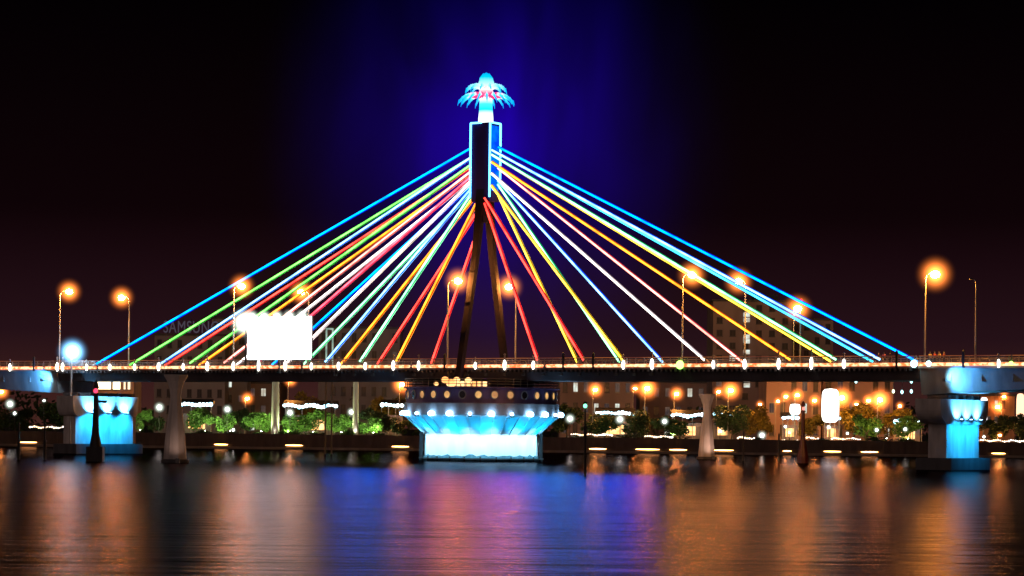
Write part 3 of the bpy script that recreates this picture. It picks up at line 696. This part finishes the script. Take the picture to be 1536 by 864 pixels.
# ------------------------------------------------------------------ far bank: lamps, kiosks, light strings
def bank_lamp(px, py_, Y, kind, label, hr=1.0):
    z1 = P(px, py_, Y).z; b_ = 2.6
    if kind == 'o':
        h = z1-b_; t = lamp_mesh(h, .55, 'sodium_far', 'halo_of', 3.4*hr, 'street_lamp', label, 'street lamp', 'orange street lamps on the far bank', .5*hr**.7)
        t.location = (P(px, py_, Y).x-.55, Y, b_)
    else:
        t = thing('globe_lamp', label, 'globe lamp', (P(px, py_, Y).x, Y, b_), group='white globe lamps on the far bank')
        h = z1-b_
        MB().lathe([(.2, 0), (.18, .4), (.07, .5), (.06, h-.35), (.2, h-.3)], 8).build('pole', M['dark'], t)
        MB().ell((0, 0, h), (.36*hr, .36*hr, .36*hr), 12, 8).build('globe', M['globe'], t); halo(t, (0, 0, h), 1.45*hr, 'halo_w')
    return t
BO = [(371, 597, 620, .7, 'small orange street lamp below the deck left of the left slim column'),
      (436, 570, 610, .7, 'orange street lamp close under the deck between the two slim columns'),
      (603, 576, 590, 1.0, 'orange street lamp just left of the round pier'),
      (893, 584, 600, .85, 'orange street lamp by the green marker light'),
      (953, 582, 640, .6, 'smaller orange lamp, left of a close pair right of the round pier'),
      (971, 582, 600, 1.1, 'brighter orange lamp, right of a close pair right of the round pier'),
      (1015, 590, 610, .8, 'orange street lamp alone between two pairs of lamps'),
      (1078, 587, 640, .6, 'smaller orange lamp just right of the pale rest pier'),
      (1096, 585, 600, 1.05, 'bright orange lamp second right of the pale rest pier'),
      (1179, 594, 640, .65, 'orange street lamp left of the red beacon'),
      (1196, 592, 600, .75, 'orange street lamp directly above the red beacon'),
      (1167, 601, 650, .5, 'faint orange lamp furthest left of the red beacon'),
      (1263, 596, 600, 1.15, 'bright orange lamp beside the upright white sign'),
      (1303, 600, 640, .75, 'smaller orange lamp, left of a pair before the right pier'),
      (1320, 599, 600, 1.15, 'bright orange lamp, right of a pair before the right pier'),
      (2, 587, 620, .8, 'orange street lamp cut by the left edge under the approach span'),
      (1496, 610, 640, .9, 'orange lamp before the ornate house at the far right'),
      (1510, 607, 650, .7, 'small orange lamp at the far right between house and white sign')]
BO += [(1506, 593, 640, .6, 'faint orange lamp above the ornate house at the far right'), (1500, 652, 585, .35, 'small low red orange lamp at the far right quay'), (1222, 600, 640, .7, 'amber lamp between the red beacon and the tall white sign'), (1140, 606, 640, .5, 'faint amber lamp midway between pale rest pier and red beacon'), (1285, 606, 640, .6, 'small amber lamp between the white sign and the bright pair'), (1350, 608, 640, .5, 'faint amber lamp nearest the right pier wall')]
BW = [(15, 606, 590, 1.1, 'large white globe lamp at the far left under the approach span'), (22, 620, 620, .6, 'tiny pale globe lamp under the large left globe lamp'),
      (66, 601, 600, .5, 'small dim globe lamp on a tall pole left of the left pier'),
      (239, 611, 590, 1.1, 'white globe lamp just left of the beige hourglass pier'), (341, 614, 590, 1.0, 'white globe lamp between the hourglass pier and left slim column'),
      (435, 619, 590, 1.0, 'white globe lamp between the two slim columns'), (527, 618, 588, .95, 'white globe lamp touching the right slim column'),
      (855, 628, 590, 1.1, 'white globe lamp just right of the round pier'), (930, 629, 590, 1.1, 'white globe lamp under the first lit kiosk right of the marker'),
      (997, 632, 590, .9, 'white globe lamp below the lone orange street lamp'), (1143, 653, 580, 1.0, 'low white globe lamp between rest pier and red beacon'),
      (1080, 647, 585, .6, 'small low globe lamp right of the pale rest pier'), (1178, 640, 590, .55, 'small low globe lamp left of the red beacon'),
      (1184, 649, 585, .4, 'smallest greenish globe lamp left of the red beacon'), (1243, 641, 590, .65, 'globe lamp under the upright white sign'),
      (1315, 645, 590, .65, 'globe lamp below the bright pair before the right pier'), (1358, 644, 590, .65, 'globe lamp beside the right pier wall'),
      (350, 645, 585, .55, 'small low white globe lamp among shrubs under the deck'), (1476, 655, 590, .5, 'small low globe lamp right of the right pier'), (1271, 650, 585, .5, 'low globe lamp over the bright terrace')]
for px, yy, Y, hr, lab in BO: bank_lamp(px, yy, Y, 'o', lab, hr)
for px, yy, Y, hr, lab in BW: bank_lamp(px, yy, min(Y, 575), 'w', lab, hr)
M['kiosk_led'] = glow('kiosk_led', (.8, .97, 1), 7, (.3, .75, .95), .6)
M['kiosk_wall'] = surf('kiosk_wall', (.3, .22, .2), .8)
KS = [(270, 320, 607, 'low lit kiosk left of the first slim column, its roof edge in white lights', 0), (425, 507, 609, 'widest lit kiosk, between the two slim columns, with a wavy white roof edge', 1),
      (893, 952, 620, 'lit kiosk behind the green marker pole with white roof edge', 0), (1006, 1056, 623, 'lit kiosk just left of the pale rest pier', 1), (1069, 1100, 621, 'lit kiosk just right of the pale rest pier', 0),
      (1172, 1198, 627, 'small lit kiosk left of the red beacon', 0), (1235, 1260, 627, 'small lit kiosk under the upright white sign', 1), (1339, 1384, 633, 'lit kiosk half hidden by the right pier', 1),
      (571, 606, 608, 'small lit kiosk just left of the round pier', 0)]
for a_, b_, yy, lab, wavy in KS:
    Y = 605; X0 = P(a_, yy, Y).x; X1 = P(b_, yy, Y).x; z_ = P((a_+b_)/2, yy, Y).z; wd = X1-X0
    t = thing('kiosk', lab, 'kiosk', ((X0+X1)/2, Y, 2.6), 0, 'lit kiosks on the far bank'); h = z_-2.6
    MB().box((0, 1.5, h*.35), (wd*.85, 2.4, h*.7)).build('wall', M['kiosk_wall'], t)
    rf = MB(); rf.prism([(-1.2, h+.25), (3.8, h+.25), (1.3, h+1.3)], -wd/2, wd/2); rf.build('roof', M['dark'], t)
    p_ = MB()
    for q in (-.45, -.15, .15, .45): p_.tube([(q*wd, -1, 0), (q*wd, -1, h)], .08, 6)
    p_.build('post', M['pole'], t)
    le = MB(); n_ = max(4, int(wd/.8))
    for k in range(n_):
        xa = -wd/2+wd*k/n_; zc = .22*math.sin(k*1.1)*(1 if wavy else .5) + R.uniform(-.08, .08)
        le.ell((xa+wd/n_/2, -1.35, h+zc), (wd/n_*.55, .2, R.uniform(.3, .5)), 8, 5)
    le.build('roof_lights', M['kiosk_led'], t)
    MB().box((0, .25, h*.4), (wd*.5, .06, h*.35)).build('counter_window', M['warm_win'], t)
M['string'] = glow('string_bulb', (1, .62, .32), 4, (1, .9, .8), .5)
for a_, b_, yy, lab in ((45, 101, 641, 'warm light string on the bank left of the left pier'), (857, 918, 652, 'warm light string on the quay right of the round pier'), (968, 1008, 655, 'faint warm light string left of the pale rest pier'),
      (1107, 1131, 657, 'short warm light string right of the pale rest pier'), (1170, 1196, 661, 'short light string left of the red beacon'), (1207, 1227, 657, 'short light string right of the red beacon'), (1248, 1290, 658, 'bright light string on the terrace before the trees'), (1468, 1536, 661, 'long light string right of the right pier')):
    Y = YB+5.5; A = P(a_, yy, Y); Bq = P(b_, yy, Y); t = thing('light_string', lab, 'light string', ((A.x+Bq.x)/2, Y, 3.2)); wd = Bq.x-A.x
    n_ = int(wd/.45); bl = MB(); ca = MB(); pts = []
    for k in range(n_+1):
        xx = -wd/2+wd*k/n_; zz = (A.z+Bq.z)/2-3.2 + .12*math.sin(k*.9)+R.uniform(-.06, .06)
        pts.append((xx, 0, zz+.1)); r_ = R.uniform(.1, .22); bl.ell((xx, -.05, zz), (r_*1.2, r_, r_), 6, 4)
    bl.build('bulbs', M['string'], t)
    ca.tube(pts, .025, 4); ca.build('cable', M['dark'], t)
    po = MB()
    for q in (-.5, -.17, .17, .5): po.tube([(q*wd, .05, -.1), (q*wd, .05, pts[0][2]+.05)], .05, 5)
    po.build('post', M['dark'], t)
# quay wall lamps that light the waterside walkway
wl = None; M['wall_led'] = glow('wall_lamp_light', (1, .45, .13), 26)
for px, wd_ in ((40, 1), (600, 1), (897, 1), (972, 1.4), (1018, 1), (1086, 1.2), (1182, .5), (1250, 1), (1306, 1), (1500, .8), (330, .8), (440, 1)):
    if wl is None:
        wl = thing('wall_lamp', 'small warm lamp low on the quay wall lighting the waterside walkway', 'lamp', group='warm lamps low on the quay wall')
        MB().box((0, .15, .06), (4, .3, .1)).build('hood', M['housing'], wl)
        MB().ell((0, 0, -.1), (1.9, .12, .09), 12, 5).build('bulb', M['wall_led'], wl); o = wl
    else: o = copy_tree(wl)
    o.location = (P(px, 677, YB+2).x, YB+3.7, .95); o.scale = (wd_, 1, 1)

# upright white sign, right sign
def sign(px0, px1, y0, y1, Y, label, mat, rnd=False):
    A = P(px0, y0, Y); Bq = P(px1, y1, Y); t = thing('lit_sign', label, 'sign', ((A.x+Bq.x)/2, Y, 2.6)); h0 = Bq.z-2.6; h1 = A.z-2.6; wd = Bq.x-A.x
    m_ = MB()
    n = 16; c_ = ((h0+h1)/2); hh = (h1-h0)/2
    poly = []
    for k in range(n):
        a = 2*PI*k/n; ex = .45
        cx_ = math.copysign(abs(math.cos(a))**ex, math.cos(a)); sx = math.copysign(abs(math.sin(a))**ex, math.sin(a))
        poly.append((cx_*wd/2, c_+sx*hh))
    Mr = Matrix.Rotation(PI/2, 4, 'Z')
    m_.prism([(-a, b) for a, b in poly], -.2, .2, Mr); m_.build('lit_face', mat, t)
    MB().tube([(0, .3, 0), (0, .3, h1-.3)], .15, 8).build('post', M['pole'], t)
    return t
M['sign_w'] = glow('sign_white', (1, .97, .9), 5)
sign(1233, 1258, 583, 634, 592, 'tall rounded blazing white sign right of the red beacon', M['sign_w'])
sign(1471, 1481, 596, 632, 600, 'narrow white lit sign right of the right pier', glow('sign_pale', (1, .95, .9), 3.5))
sign(1185, 1200, 606, 622, 598, 'small bright white sign above the small kiosk', M['sign_w'])
sign(1525, 1536, 590, 640, 604, 'tall warm lit sign at the right edge', glow('sign_warm', (1, .6, .35), 2.0))

# ------------------------------------------------------------------ trees and shrubs
def leaf_mat(name, c1, c2):
    m, nt, out = newmat(name); L = nt.links.new
    p = N(nt, 'ShaderNodeBsdfPrincipled'); tc = N(nt, 'ShaderNodeTexCoord'); n1 = N(nt, 'ShaderNodeTexNoise'); n1.inputs['Scale'].default_value = .9; n1.inputs['Detail'].default_value = 5
    r = N(nt, 'ShaderNodeValToRGB'); r.color_ramp.elements[0].position = .35; r.color_ramp.elements[1].position = .65
    r.color_ramp.elements[0].color = (*c1, 1); r.color_ramp.elements[1].color = (*c2, 1)
    L(tc.outputs['Object'], n1.inputs[0]); L(n1.outputs[0], r.inputs[0]); L(r.outputs[0], p.inputs['Base Color']); p.inputs['Roughness'].default_value = .6
    L(p.outputs[0], out.inputs[0]); return m
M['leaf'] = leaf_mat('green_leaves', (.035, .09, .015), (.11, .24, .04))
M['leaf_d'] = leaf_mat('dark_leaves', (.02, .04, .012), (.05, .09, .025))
M['leaf_y'] = leaf_mat('yellow_leaves', (.12, .09, .012), (.34, .26, .03))  # amber lamplight put into the leaf colour
def crown(seed, rx, ry, rz, n, leaf=.34):
    r = random.Random(seed); m = MB(); lobes = []
    for i in range(9):
        a = r.uniform(0, 2*PI); q = r.uniform(.25, .75); z = r.uniform(-.55, .7)
        lobes.append((math.cos(a)*q*rx, math.sin(a)*q*ry, z*rz, r.uniform(.28, .5)))
    for i in range(n):
        l = r.choice(lobes); d = Vector((r.gauss(0, 1), r.gauss(0, 1), r.gauss(0, 1))).normalized()*(r.uniform(.55, 1.08))
        c = Vector((l[0]+d.x*l[3]*rx, l[1]+d.y*l[3]*ry, l[2]+d.z*l[3]*rz*1.1))
        nx = Vector((r.uniform(-1, 1), r.uniform(-1, 1), r.uniform(-1, 1))).normalized(); ny = nx.orthogonal().normalized(); sz = leaf*r.uniform(.5, 1.2)
        ny = Matrix.Rotation(r.uniform(0, PI), 3, nx) @ ny; nz = nx.cross(ny)
        m.add([c-ny*sz, c+nz*sz*.45, c+ny*sz, c-nz*sz*.45], [(0, 1, 2, 3)])
    return m
def trunkmb(seed, h, r0, spread):
    r = random.Random(seed); m = MB(); m.tube([(0, 0, -.2), (r.uniform(-.15, .15), 0, h*.5), (r.uniform(-.2, .2), 0, h)], [r0, r0*.75, r0*.5], 7)
    for k in range(5):
        a = 2*PI*k/5+r.uniform(-.3, .3); m.tube([(0, 0, h*.7), (math.cos(a)*spread*.3, math.sin(a)*spread*.3, h*1.05), (math.cos(a)*spread*.6, math.sin(a)*spread*.6, h*1.35)], [r0*.45, r0*.3, r0*.1], 5)
    return m
CR = {}
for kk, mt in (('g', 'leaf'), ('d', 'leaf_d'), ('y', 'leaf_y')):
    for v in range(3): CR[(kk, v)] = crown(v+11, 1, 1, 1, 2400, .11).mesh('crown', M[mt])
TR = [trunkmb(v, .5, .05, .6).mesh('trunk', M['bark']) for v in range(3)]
SH = {}
for kk, mt in (('g', 'leaf'), ('d', 'leaf_d'), ('y', 'leaf_y')):
    for v in range(2): SH[(kk, v)] = crown(v+31, 1, 1, .8, 900, .13).mesh('foliage', M[mt])
nt_ = [0]
def tree(px, ytop, wpx, Y, kind, label, group=None, name='broadleaf_tree'):
    k = nt_[0]; nt_[0] += 1
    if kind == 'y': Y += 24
    base = 2.6; zt = P(px, ytop, Y).z; h = zt-base; rx = wpx/2*Y/F
    t = thing(name, label, 'tree', (P(px, 640, Y).x, Y, base), 0, group)
    c_ = link('crown', CR[(kind, k % 3)], t, (0, 0, h*.62)); c_.scale = (rx*1.25, rx*1.1, h*.46); c_.rotation_euler = (0, 0, k*1.3)
    tr_ = link('trunk', TR[k % 3], t, (0, 0, 0)); tr_.scale = (max(rx, 2), max(rx, 2), h*.9)
def shrub(px, ytop, wpx, Y, kind, label):
    k = nt_[0]; nt_[0] += 1
    base = 2.5; zt = P(px, ytop, Y).z; h = max(zt-base, .8); rx = wpx/2*Y/F
    t = thing('shrub', label, 'shrub', (P(px, 650, Y).x, Y, base), 0, 'shrubs along the quay')
    c_ = link('foliage', SH[(kind, k % 2)], t, (0, 0, h*.45)); c_.scale = (rx, rx, h*.7); c_.rotation_euler = (0, 0, k)
    s_ = link('stem', TR[k % 3], t); s_.scale = (rx, rx, h)
for a in [(205, 612, 34, 580, 'g', 'green tree between the left pier and the beige hourglass pier'), (232, 622, 34, 592, 'd', 'dark low tree touching the left side of the beige hourglass pier'), (300, 614, 40, 582, 'g', 'green tree just right of the beige hourglass pier'),
          (330, 622, 38, 577, 'g', 'second green tree right of the beige hourglass pier'), (362, 612, 36, 590, 'd', 'dark tree under the small orange lamp left of the slim column'), (388, 620, 40, 578, 'g', 'light green tree just left of the left slim column'),
          (440, 624, 44, 580, 'g', 'bright green tree just right of the left slim column'), (476, 614, 46, 584, 'g', 'bright green tree midway between the slim columns'), (508, 622, 36, 580, 'g', 'green tree just left of the right slim column'),
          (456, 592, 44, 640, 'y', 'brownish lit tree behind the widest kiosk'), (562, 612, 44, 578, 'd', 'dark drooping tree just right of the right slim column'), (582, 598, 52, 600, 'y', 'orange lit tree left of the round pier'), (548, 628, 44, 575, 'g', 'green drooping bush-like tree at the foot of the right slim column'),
          (25, 612, 60, 610, 'd', 'dark tree at the far left under the approach span'), (80, 606, 56, 600, 'd', 'dark tree behind the mooring piles, left of the left pier'), (602, 628, 34, 590, 'd', 'dark tree touching the left side of the round pier'),
          (852, 606, 44, 620, 'd', 'dark tree just right of the round pier'), (905, 622, 50, 600, 'd', 'dark tree behind the green marker pole'), (955, 618, 52, 600, 'd', 'dark tree under the close pair of orange lamps'), (1000, 624, 50, 590, 'd', 'dark tree left of the kiosk by the pale rest pier'),
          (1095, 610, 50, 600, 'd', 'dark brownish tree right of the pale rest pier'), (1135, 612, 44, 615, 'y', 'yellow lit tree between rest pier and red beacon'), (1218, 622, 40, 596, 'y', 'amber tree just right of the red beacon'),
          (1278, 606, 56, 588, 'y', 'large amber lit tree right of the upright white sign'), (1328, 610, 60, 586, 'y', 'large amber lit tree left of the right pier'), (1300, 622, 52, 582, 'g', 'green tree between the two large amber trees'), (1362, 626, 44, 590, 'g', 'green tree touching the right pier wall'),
          (1490, 626, 44, 590, 'd', 'dark tree before the ornate house at the far right'), (1525, 620, 40, 588, 'd', 'dark tree at the right edge of the bank')]: tree(*a)
for a in [(210, 648, 40, 571, 'd', 'dark shrub right of the left pier foot'), (300, 645, 44, 571, 'd', 'dark shrub just right of the hourglass pier'), (345, 648, 40, 571, 'd', 'dark shrub under the trees left of the left slim column'), (385, 648, 40, 571, 'd', 'dark shrub left of the foot of the left slim column'),
          (425, 645, 30, 571, 'g', 'round green shrub right of the foot of the left slim column'), (447, 644, 32, 571, 'g', 'second round bright green shrub right of the left slim column'), (480, 648, 36, 571, 'd', 'dark shrub midway between the slim columns'), (520, 644, 30, 571, 'g', 'round green shrub at the foot of the right slim column'),
          (570, 650, 44, 571, 'd', 'dark shrub left of the round pier'), (870, 650, 50, 571, 'd', 'dark shrub right of the round pier'), (940, 650, 56, 571, 'd', 'dark shrub under the first lit kiosk'), (1010, 650, 52, 571, 'd', 'dark shrub left of the pale rest pier'), (1130, 655, 50, 571, 'd', 'dark shrub left of the red beacon'),
          (1230, 657, 40, 571, 'd', 'dark shrub right of the red beacon'), (1310, 655, 52, 571, 'd', 'dark shrub under the amber trees'), (1355, 655, 44, 571, 'd', 'dark shrub left of the right pier foot')]: shrub(*a)
for i, px in enumerate((210, 308, 345, 392, 432, 470, 512, 560, 905, 1010, 1110, 1280, 1330, 1362)):  # uplights added to brighten the foliage
    Y = 570.5; X = P(px, 650, Y).x
    t = thing('garden_light', 'small garden uplight on the quay aimed into the trees', 'lamp', (X, Y, 3.25), 0, 'garden uplights along the quay')
    MB().lathe([(.16, 0), (.16, .3), (.22, .34), (.22, .5)], 8).build('housing', M['housing'], t)
    MB().ell((0, 0, .5), (.17, .17, .06), 8, 4).build('lens', M['globe'], t)
    spot((0, -.3, .8), (0, 8, 5.5), 4200, (.85, 1, .45) if px < 1100 else (1, .7, .2), 125, .2, t)
# a far-off tree line that reads as one mass
fm = MB(); rr = random.Random(5)
for k in range(9000):
    X = rr.uniform(-230, 230); Y = rr.uniform(700, 760); z = 2.5 + (rr.random()**.8)*(7.5+2.5*math.sin(X*.13)+1.8*math.sin(X*.41))
    sz = rr.uniform(.4, 1.0); a = rr.uniform(0, PI)
    fm.add([(X-sz*math.cos(a), Y, z-sz*math.sin(a)), (X+sz*.5, Y+.3, z-.2), (X+sz*math.cos(a), Y, z+sz*math.sin(a)), (X-sz*.5, Y-.3, z+.2)], [(0, 1, 2, 3)])
o = fm.build('distant_wood', M['leaf_d']); tag(o, 'dark distant mass of trees behind the far bank', 'wood', kind='stuff')

# ------------------------------------------------------------------ buildings
M['win_dim'] = glow('dim_window', (.8, .5, .35), .16, (.3, .2, .2), .3)
M['win_lit'] = glow('lit_window', (.85, .95, .85), 1.0, (.5, .45, .35), .5)
M['win_dark'] = surf('unlit_window', (.03, .025, .03), .3, bump=0)
def building(px0, px1, ytop, Y, wall, label, nx, nz, ybot=640, lit=.1, depth=22, rz=0, name='building', ww=.45, wh=.5, roofbox=True, seed=0):
    A = P(px0, ytop, Y); Bq = P(px1, ytop, Y); wd = Bq.x-A.x; h = A.z-2.6
    t = thing(name, label, 'building', ((A.x+Bq.x)/2, Y, 2.6), rz); r = random.Random(seed+px0)
    MB().box((0, depth/2, h/2), (wd, depth, h)).build('wall', wall, t)
    rf = MB(); rf.box((0, depth/2, h+.25), (wd+.6, depth+.6, .5))
    if roofbox: rf.box((wd*.2, depth/2, h+1.4), (wd*.3, depth*.4, 1.8))
    rf.build('roof', M['dark_concrete'], t)
    fh = h/nz
    for i in range(nx):
        for j in range(nz):
            if r.random() < .12: continue
            x_ = -wd/2 + wd*(i+.5)/nx; z_ = fh*(j+.5)
            if z_ + 2.6 < HC + (HY-645)*Y/F: continue
            q = r.random(); mt = M['win_lit'] if q < lit*.35 else (M['win_dim'] if q < lit else M['win_dark'])
            f = MB(); f.box((x_, -.05, z_), (wd/nx*ww, .12, fh*wh)); f.box((x_, -.14, z_-fh*wh/2-.08), (wd/nx*ww+.3, .3, .14))
            wfo = f.build('window', M['concrete'] if mt is not M['win_dark'] else M['dark_concrete'], t)
            g_ = MB(); hw_ = wd/nx*ww
            for sg in (-1, 1): g_.box((x_+sg*hw_*.235, -.13, z_), (hw_*.42, .04, fh*wh*.86))
            g_.build('pane', mt, wfo)
    return t
M['wall_b'] = surf('brown_wall', (.33, .24, .22), .9, scale=.15)
M['wall_p'] = surf('pink_wall', (.45, .3, .27), .9, scale=.15)
M['wall_g'] = surf('grey_wall', (.3, .28, .3), .9, scale=.15)
t = building(1070, 1188, 452, 700, M['wall_b'], 'tall brown block behind the right cables with a lit stair window column', 6, 11, lit=.12)
h0 = t.location
for yy in (472, 480, 505, 512, 528, 570, 578):
    zz = P(1120, yy, 700).z-2.6; xx = P(1120, yy, 700).x-h0.x
    MB().box((xx, -.25, zz), (1.6, .1, 1.1)).build('stair_window', M['win_lit'], t)
building(1186, 1250, 480, 712, M['wall_b'], 'brown wing adjoining the tall block, behind the short double lamp', 4, 9, lit=.08, roofbox=False)
building(1150, 1232, 562, 660, M['wall_p'], 'pinkish low block behind the red beacon', 5, 3, lit=.4, roofbox=False)
building(1234, 1340, 560, 668, M['wall_p'], 'pinkish wide low block between the white sign and the right pier', 6, 3, lit=.4)
building(840, 950, 565, 690, M['wall_b'], 'dim brown block right of the round pier', 7, 3, lit=.45)
building(960, 1060, 574, 720, M['wall_b'], 'dim brown block behind the pairs of orange lamps', 6, 3, lit=.4)
b1_ = building(232, 338, 503, 680, M['wall_g'], 'dim grey block behind the left cables carrying tall letters on its roof', 7, 6, lit=.05, roofbox=False)
building(318, 372, 478, 690, M['wall_g'], 'dim grey narrow block left of the billboard', 3, 8, lit=.04, roofbox=False)
building(478, 600, 492, 700, M['wall_g'], 'dim grey wide block right of the billboard, behind the cables', 8, 6, lit=.04, roofbox=False)
building(338, 420, 575, 700, M['wall_b'], 'low dim block under the deck left of the left slim column', 5, 3, lit=.3)
building(145, 192, 558, 600, M['wall_b'], 'small building with brightly lit windows behind the left pier', 3, 3, lit=0, roofbox=False)
tb_ = building(1478, 1522, 594, 640, surf('orange_wall', (.5, .26, .14), .9), 'ornate orange lit house right of the right pier', 4, 3, lit=.9, roofbox=True)
# bright windows of the small building behind the left pier
t = thing('lit_pavilion', 'small pavilion with overexposed warm windows above the left pier cap', 'building', (P(172, 575, 470).x, 470, 0))
A = P(146, 560, 470); Bq = P(196, 588, 470)
MB().box((0, 1.6, A.z/2-.1), (Bq.x-A.x+.8, 3, A.z-.2)).build('wall', M['wall_b'], t)
MB().box((0, 1.6, A.z+.1), (Bq.x-A.x+1.6, 4, .3)).build('roof', M['dark_concrete'], t)
for i, (q0, q1) in enumerate(((0, .42), (.46, .7), (.78, .86), (.9, 1))):
    x0 = A.x-t.location.x+(Bq.x-A.x)*q0; x1 = A.x-t.location.x+(Bq.x-A.x)*q1
    w_ = MB().box(((x0+x1)/2, -.02, (A.z+Bq.z)/2-.2), (x1-x0, .12, (A.z-Bq.z)*.7)).build('window', M['housing'], t)
    MB().box(((x0+x1)/2, -.1, (A.z+Bq.z)/2-.2), (x1-x0-.15, .06, (A.z-Bq.z)*.6)).build('pane', glow('pavilion_light', (1, .82, .5), 4 if i < 2 else 1.5), w_)
# roof letters
cu = bpy.data.curves.new('roof_letters', 'FONT'); cu.body = 'SAMSUNG'; cu.align_x = 'CENTER'; cu.size = 4.4; cu.extrude = .2; cu.space_character = 1.1
cu.materials.append(glow('letter_dim', (.3, .24, .34), .2))
lt = bpy.data.objects.new('roof_letters', cu); col.objects.link(lt); bpy.context.view_layer.update()
lm = bpy.data.meshes.new_from_object(lt.evaluated_get(bpy.context.evaluated_depsgraph_get())); bpy.data.objects.remove(lt)
lo = link('roof_letters', lm, b1_)
lo.location = (P(286, 500, 680).x-b1_.location.x, .5, P(286, 500, 680).z-2.6+.15); lo.rotation_euler = (PI/2, 0, 0); lo.scale = (.66, 1, 1)
lb = MB()
for q in range(-6, 7, 2): lb.tube([(lo.location.x+q, 1.0, b1_.children[0].dimensions.z*0+ P(286, 503, 680).z-2.6), (lo.location.x+q, 1.0, lo.location.z+3.6)], .08, 4)
lb.build('letter_frame', M['housing'], b1_)

# ------------------------------------------------------------------ people on the deck
def skin_mesh(name, verts, edges, radii, mat, sub=1):
    me = bpy.data.meshes.new(name); me.from_pydata(verts, edges, []); ob = bpy.data.objects.new(name, me); col.objects.link(ob)
    ms = ob.modifiers.new('s', 'SKIN'); ob.modifiers.new('u', 'SUBSURF').levels = sub
    lay = me.skin_vertices[0].data if len(me.skin_vertices) else None
    for i, r in enumerate(radii): me.skin_vertices[0].data[i].radius = (r, r*.85)
    me.skin_vertices[0].data[0].use_root = True
    bpy.context.view_layer.update(); dg = bpy.context.evaluated_depsgraph_get(); ev = ob.evaluated_get(dg)
    m2 = bpy.data.meshes.new_from_object(ev); m2.materials.clear(); m2.materials.append(mat); m2.name = name
    bpy.data.objects.remove(ob); bpy.data.meshes.remove(me); return m2
skin = surf('skin', (.45, .28, .2), .6, scale=5, var=.1)
V = [(0, 0, .95), (0, 0, 1.15), (0, 0, 1.38), (0, 0, 1.5), (0, -.01, 1.6), (0, -.01, 1.7),
     (.17, 0, 1.4), (.22, .02, 1.13), (.2, -.08, .9), (.19, -.12, .8), (-.17, 0, 1.4), (-.22, .02, 1.13), (-.2, -.05, .9), (-.19, -.07, .8),
     (.09, 0, .88), (.11, -.03, .5), (.12, .05, .09), (.12, -.12, .04), (-.09, 0, .88), (-.11, .03, .5), (-.12, .1, .09), (-.12, -.06, .04)]
E = [(0, 1), (1, 2), (2, 3), (3, 4), (4, 5), (2, 6), (6, 7), (7, 8), (8, 9), (2, 10), (10, 11), (11, 12), (12, 13), (0, 14), (14, 15), (15, 16), (16, 17), (0, 18), (18, 19), (19, 20), (20, 21)]
RA = [.14, .13, .15, .055, .095, .085, .06, .045, .035, .04, .06, .045, .035, .04, .09, .065, .045, .04, .09, .065, .045, .04]
body = skin_mesh('body', V, E, RA, skin)
shirtV = V[:3]+[V[6], V[7], V[10], V[11]]; shirtE = [(0, 1), (1, 2), (2, 3), (3, 4), (2, 5), (5, 6)]
legV = [(0, 0, .98), V[14], V[15], (V[16][0], V[16][1], .16), V[18], V[19], (V[20][0], V[20][1], .16)]; legE = [(0, 1), (1, 2), (2, 3), (0, 4), (4, 5), (5, 6)]
trM = [skin_mesh('trousers', legV, legE, [.16, .115, .09, .075, .115, .09, .075], surf('trousers_'+n_, c_, .9)) for n_, c_ in (('blue', (.04, .06, .12)), ('black', (.02, .02, .02)))]
shM = {n_: skin_mesh('shirt', shirtV, shirtE, [.165, .155, .175, .085, .065, .085, .065], surf('shirt_'+n_, c_, .9)) for n_, c_ in (('pink', (.8, .25, .4)), ('dark', (.03, .03, .035)), ('yellow', (.8, .6, .15)), ('red', (.6, .08, .05)), ('white', (.75, .75, .72)))}
hairM = MB().ell((0, .02, 1.71), (.1, .115, .09), 10, 6).mesh('hair', surf('black_hair', (.015, .012, .01), .5), True)
faceM = MB(); faceM.ell((.035, -.1, 1.65), (.012, .008, .008), 6, 4); faceM.ell((-.035, -.1, 1.65), (.012, .008, .008), 6, 4); faceM = faceM.mesh('eyes', M['dark'])
PE = [(1318, 'dark', 1, .4, 'person in dark clothes, left of three by the right end of the cables'), (1326, 'pink', 0, -.3, 'person in a pink top, middle of three by the right end of the cables'), (1335, 'dark', 0, 2.6, 'person in a dark top and blue trousers, right of three near the right cable ends'),
      (1402, 'red', 1, .2, 'person in a red top right of the large lit street lamp'), (1409, 'yellow', 0, -.8, 'person in a yellow top right of the large lit street lamp'), (1416, 'red', 0, .9, 'person in a red top and blue trousers, rightmost of the group'),
      (1395, 'yellow', 1, .2, 'person in a yellow top and black trousers beside the large lamp pole')]
for px, sh, tr_, rz, lab in PE:
    t_ = HW-.5 if px < 1390 else HW-.9
    t = thing('person', lab, 'person', B(s_of(px, t_), t_, ZD+.012), rz)
    link('body', body, t); link('shirt', shM[sh], t); link('trousers', trM[tr_], t); link('hair', hairM, t)

# ------------------------------------------------------------------ render settings
sc.view_settings.view_transform = 'Standard'; sc.view_settings.look = 'None'; sc.view_settings.exposure = 0
cy = sc.cycles
cy.use_denoising = True; cy.max_bounces = 5; cy.diffuse_bounces = 2; cy.glossy_bounces = 3; cy.volume_bounces = 0; cy.transparent_max_bounces = 48
cy.sample_clamp_indirect = 8; cy.use_light_tree = True; cy.volume_max_steps = 96; cy.volume_step_rate = 1.0
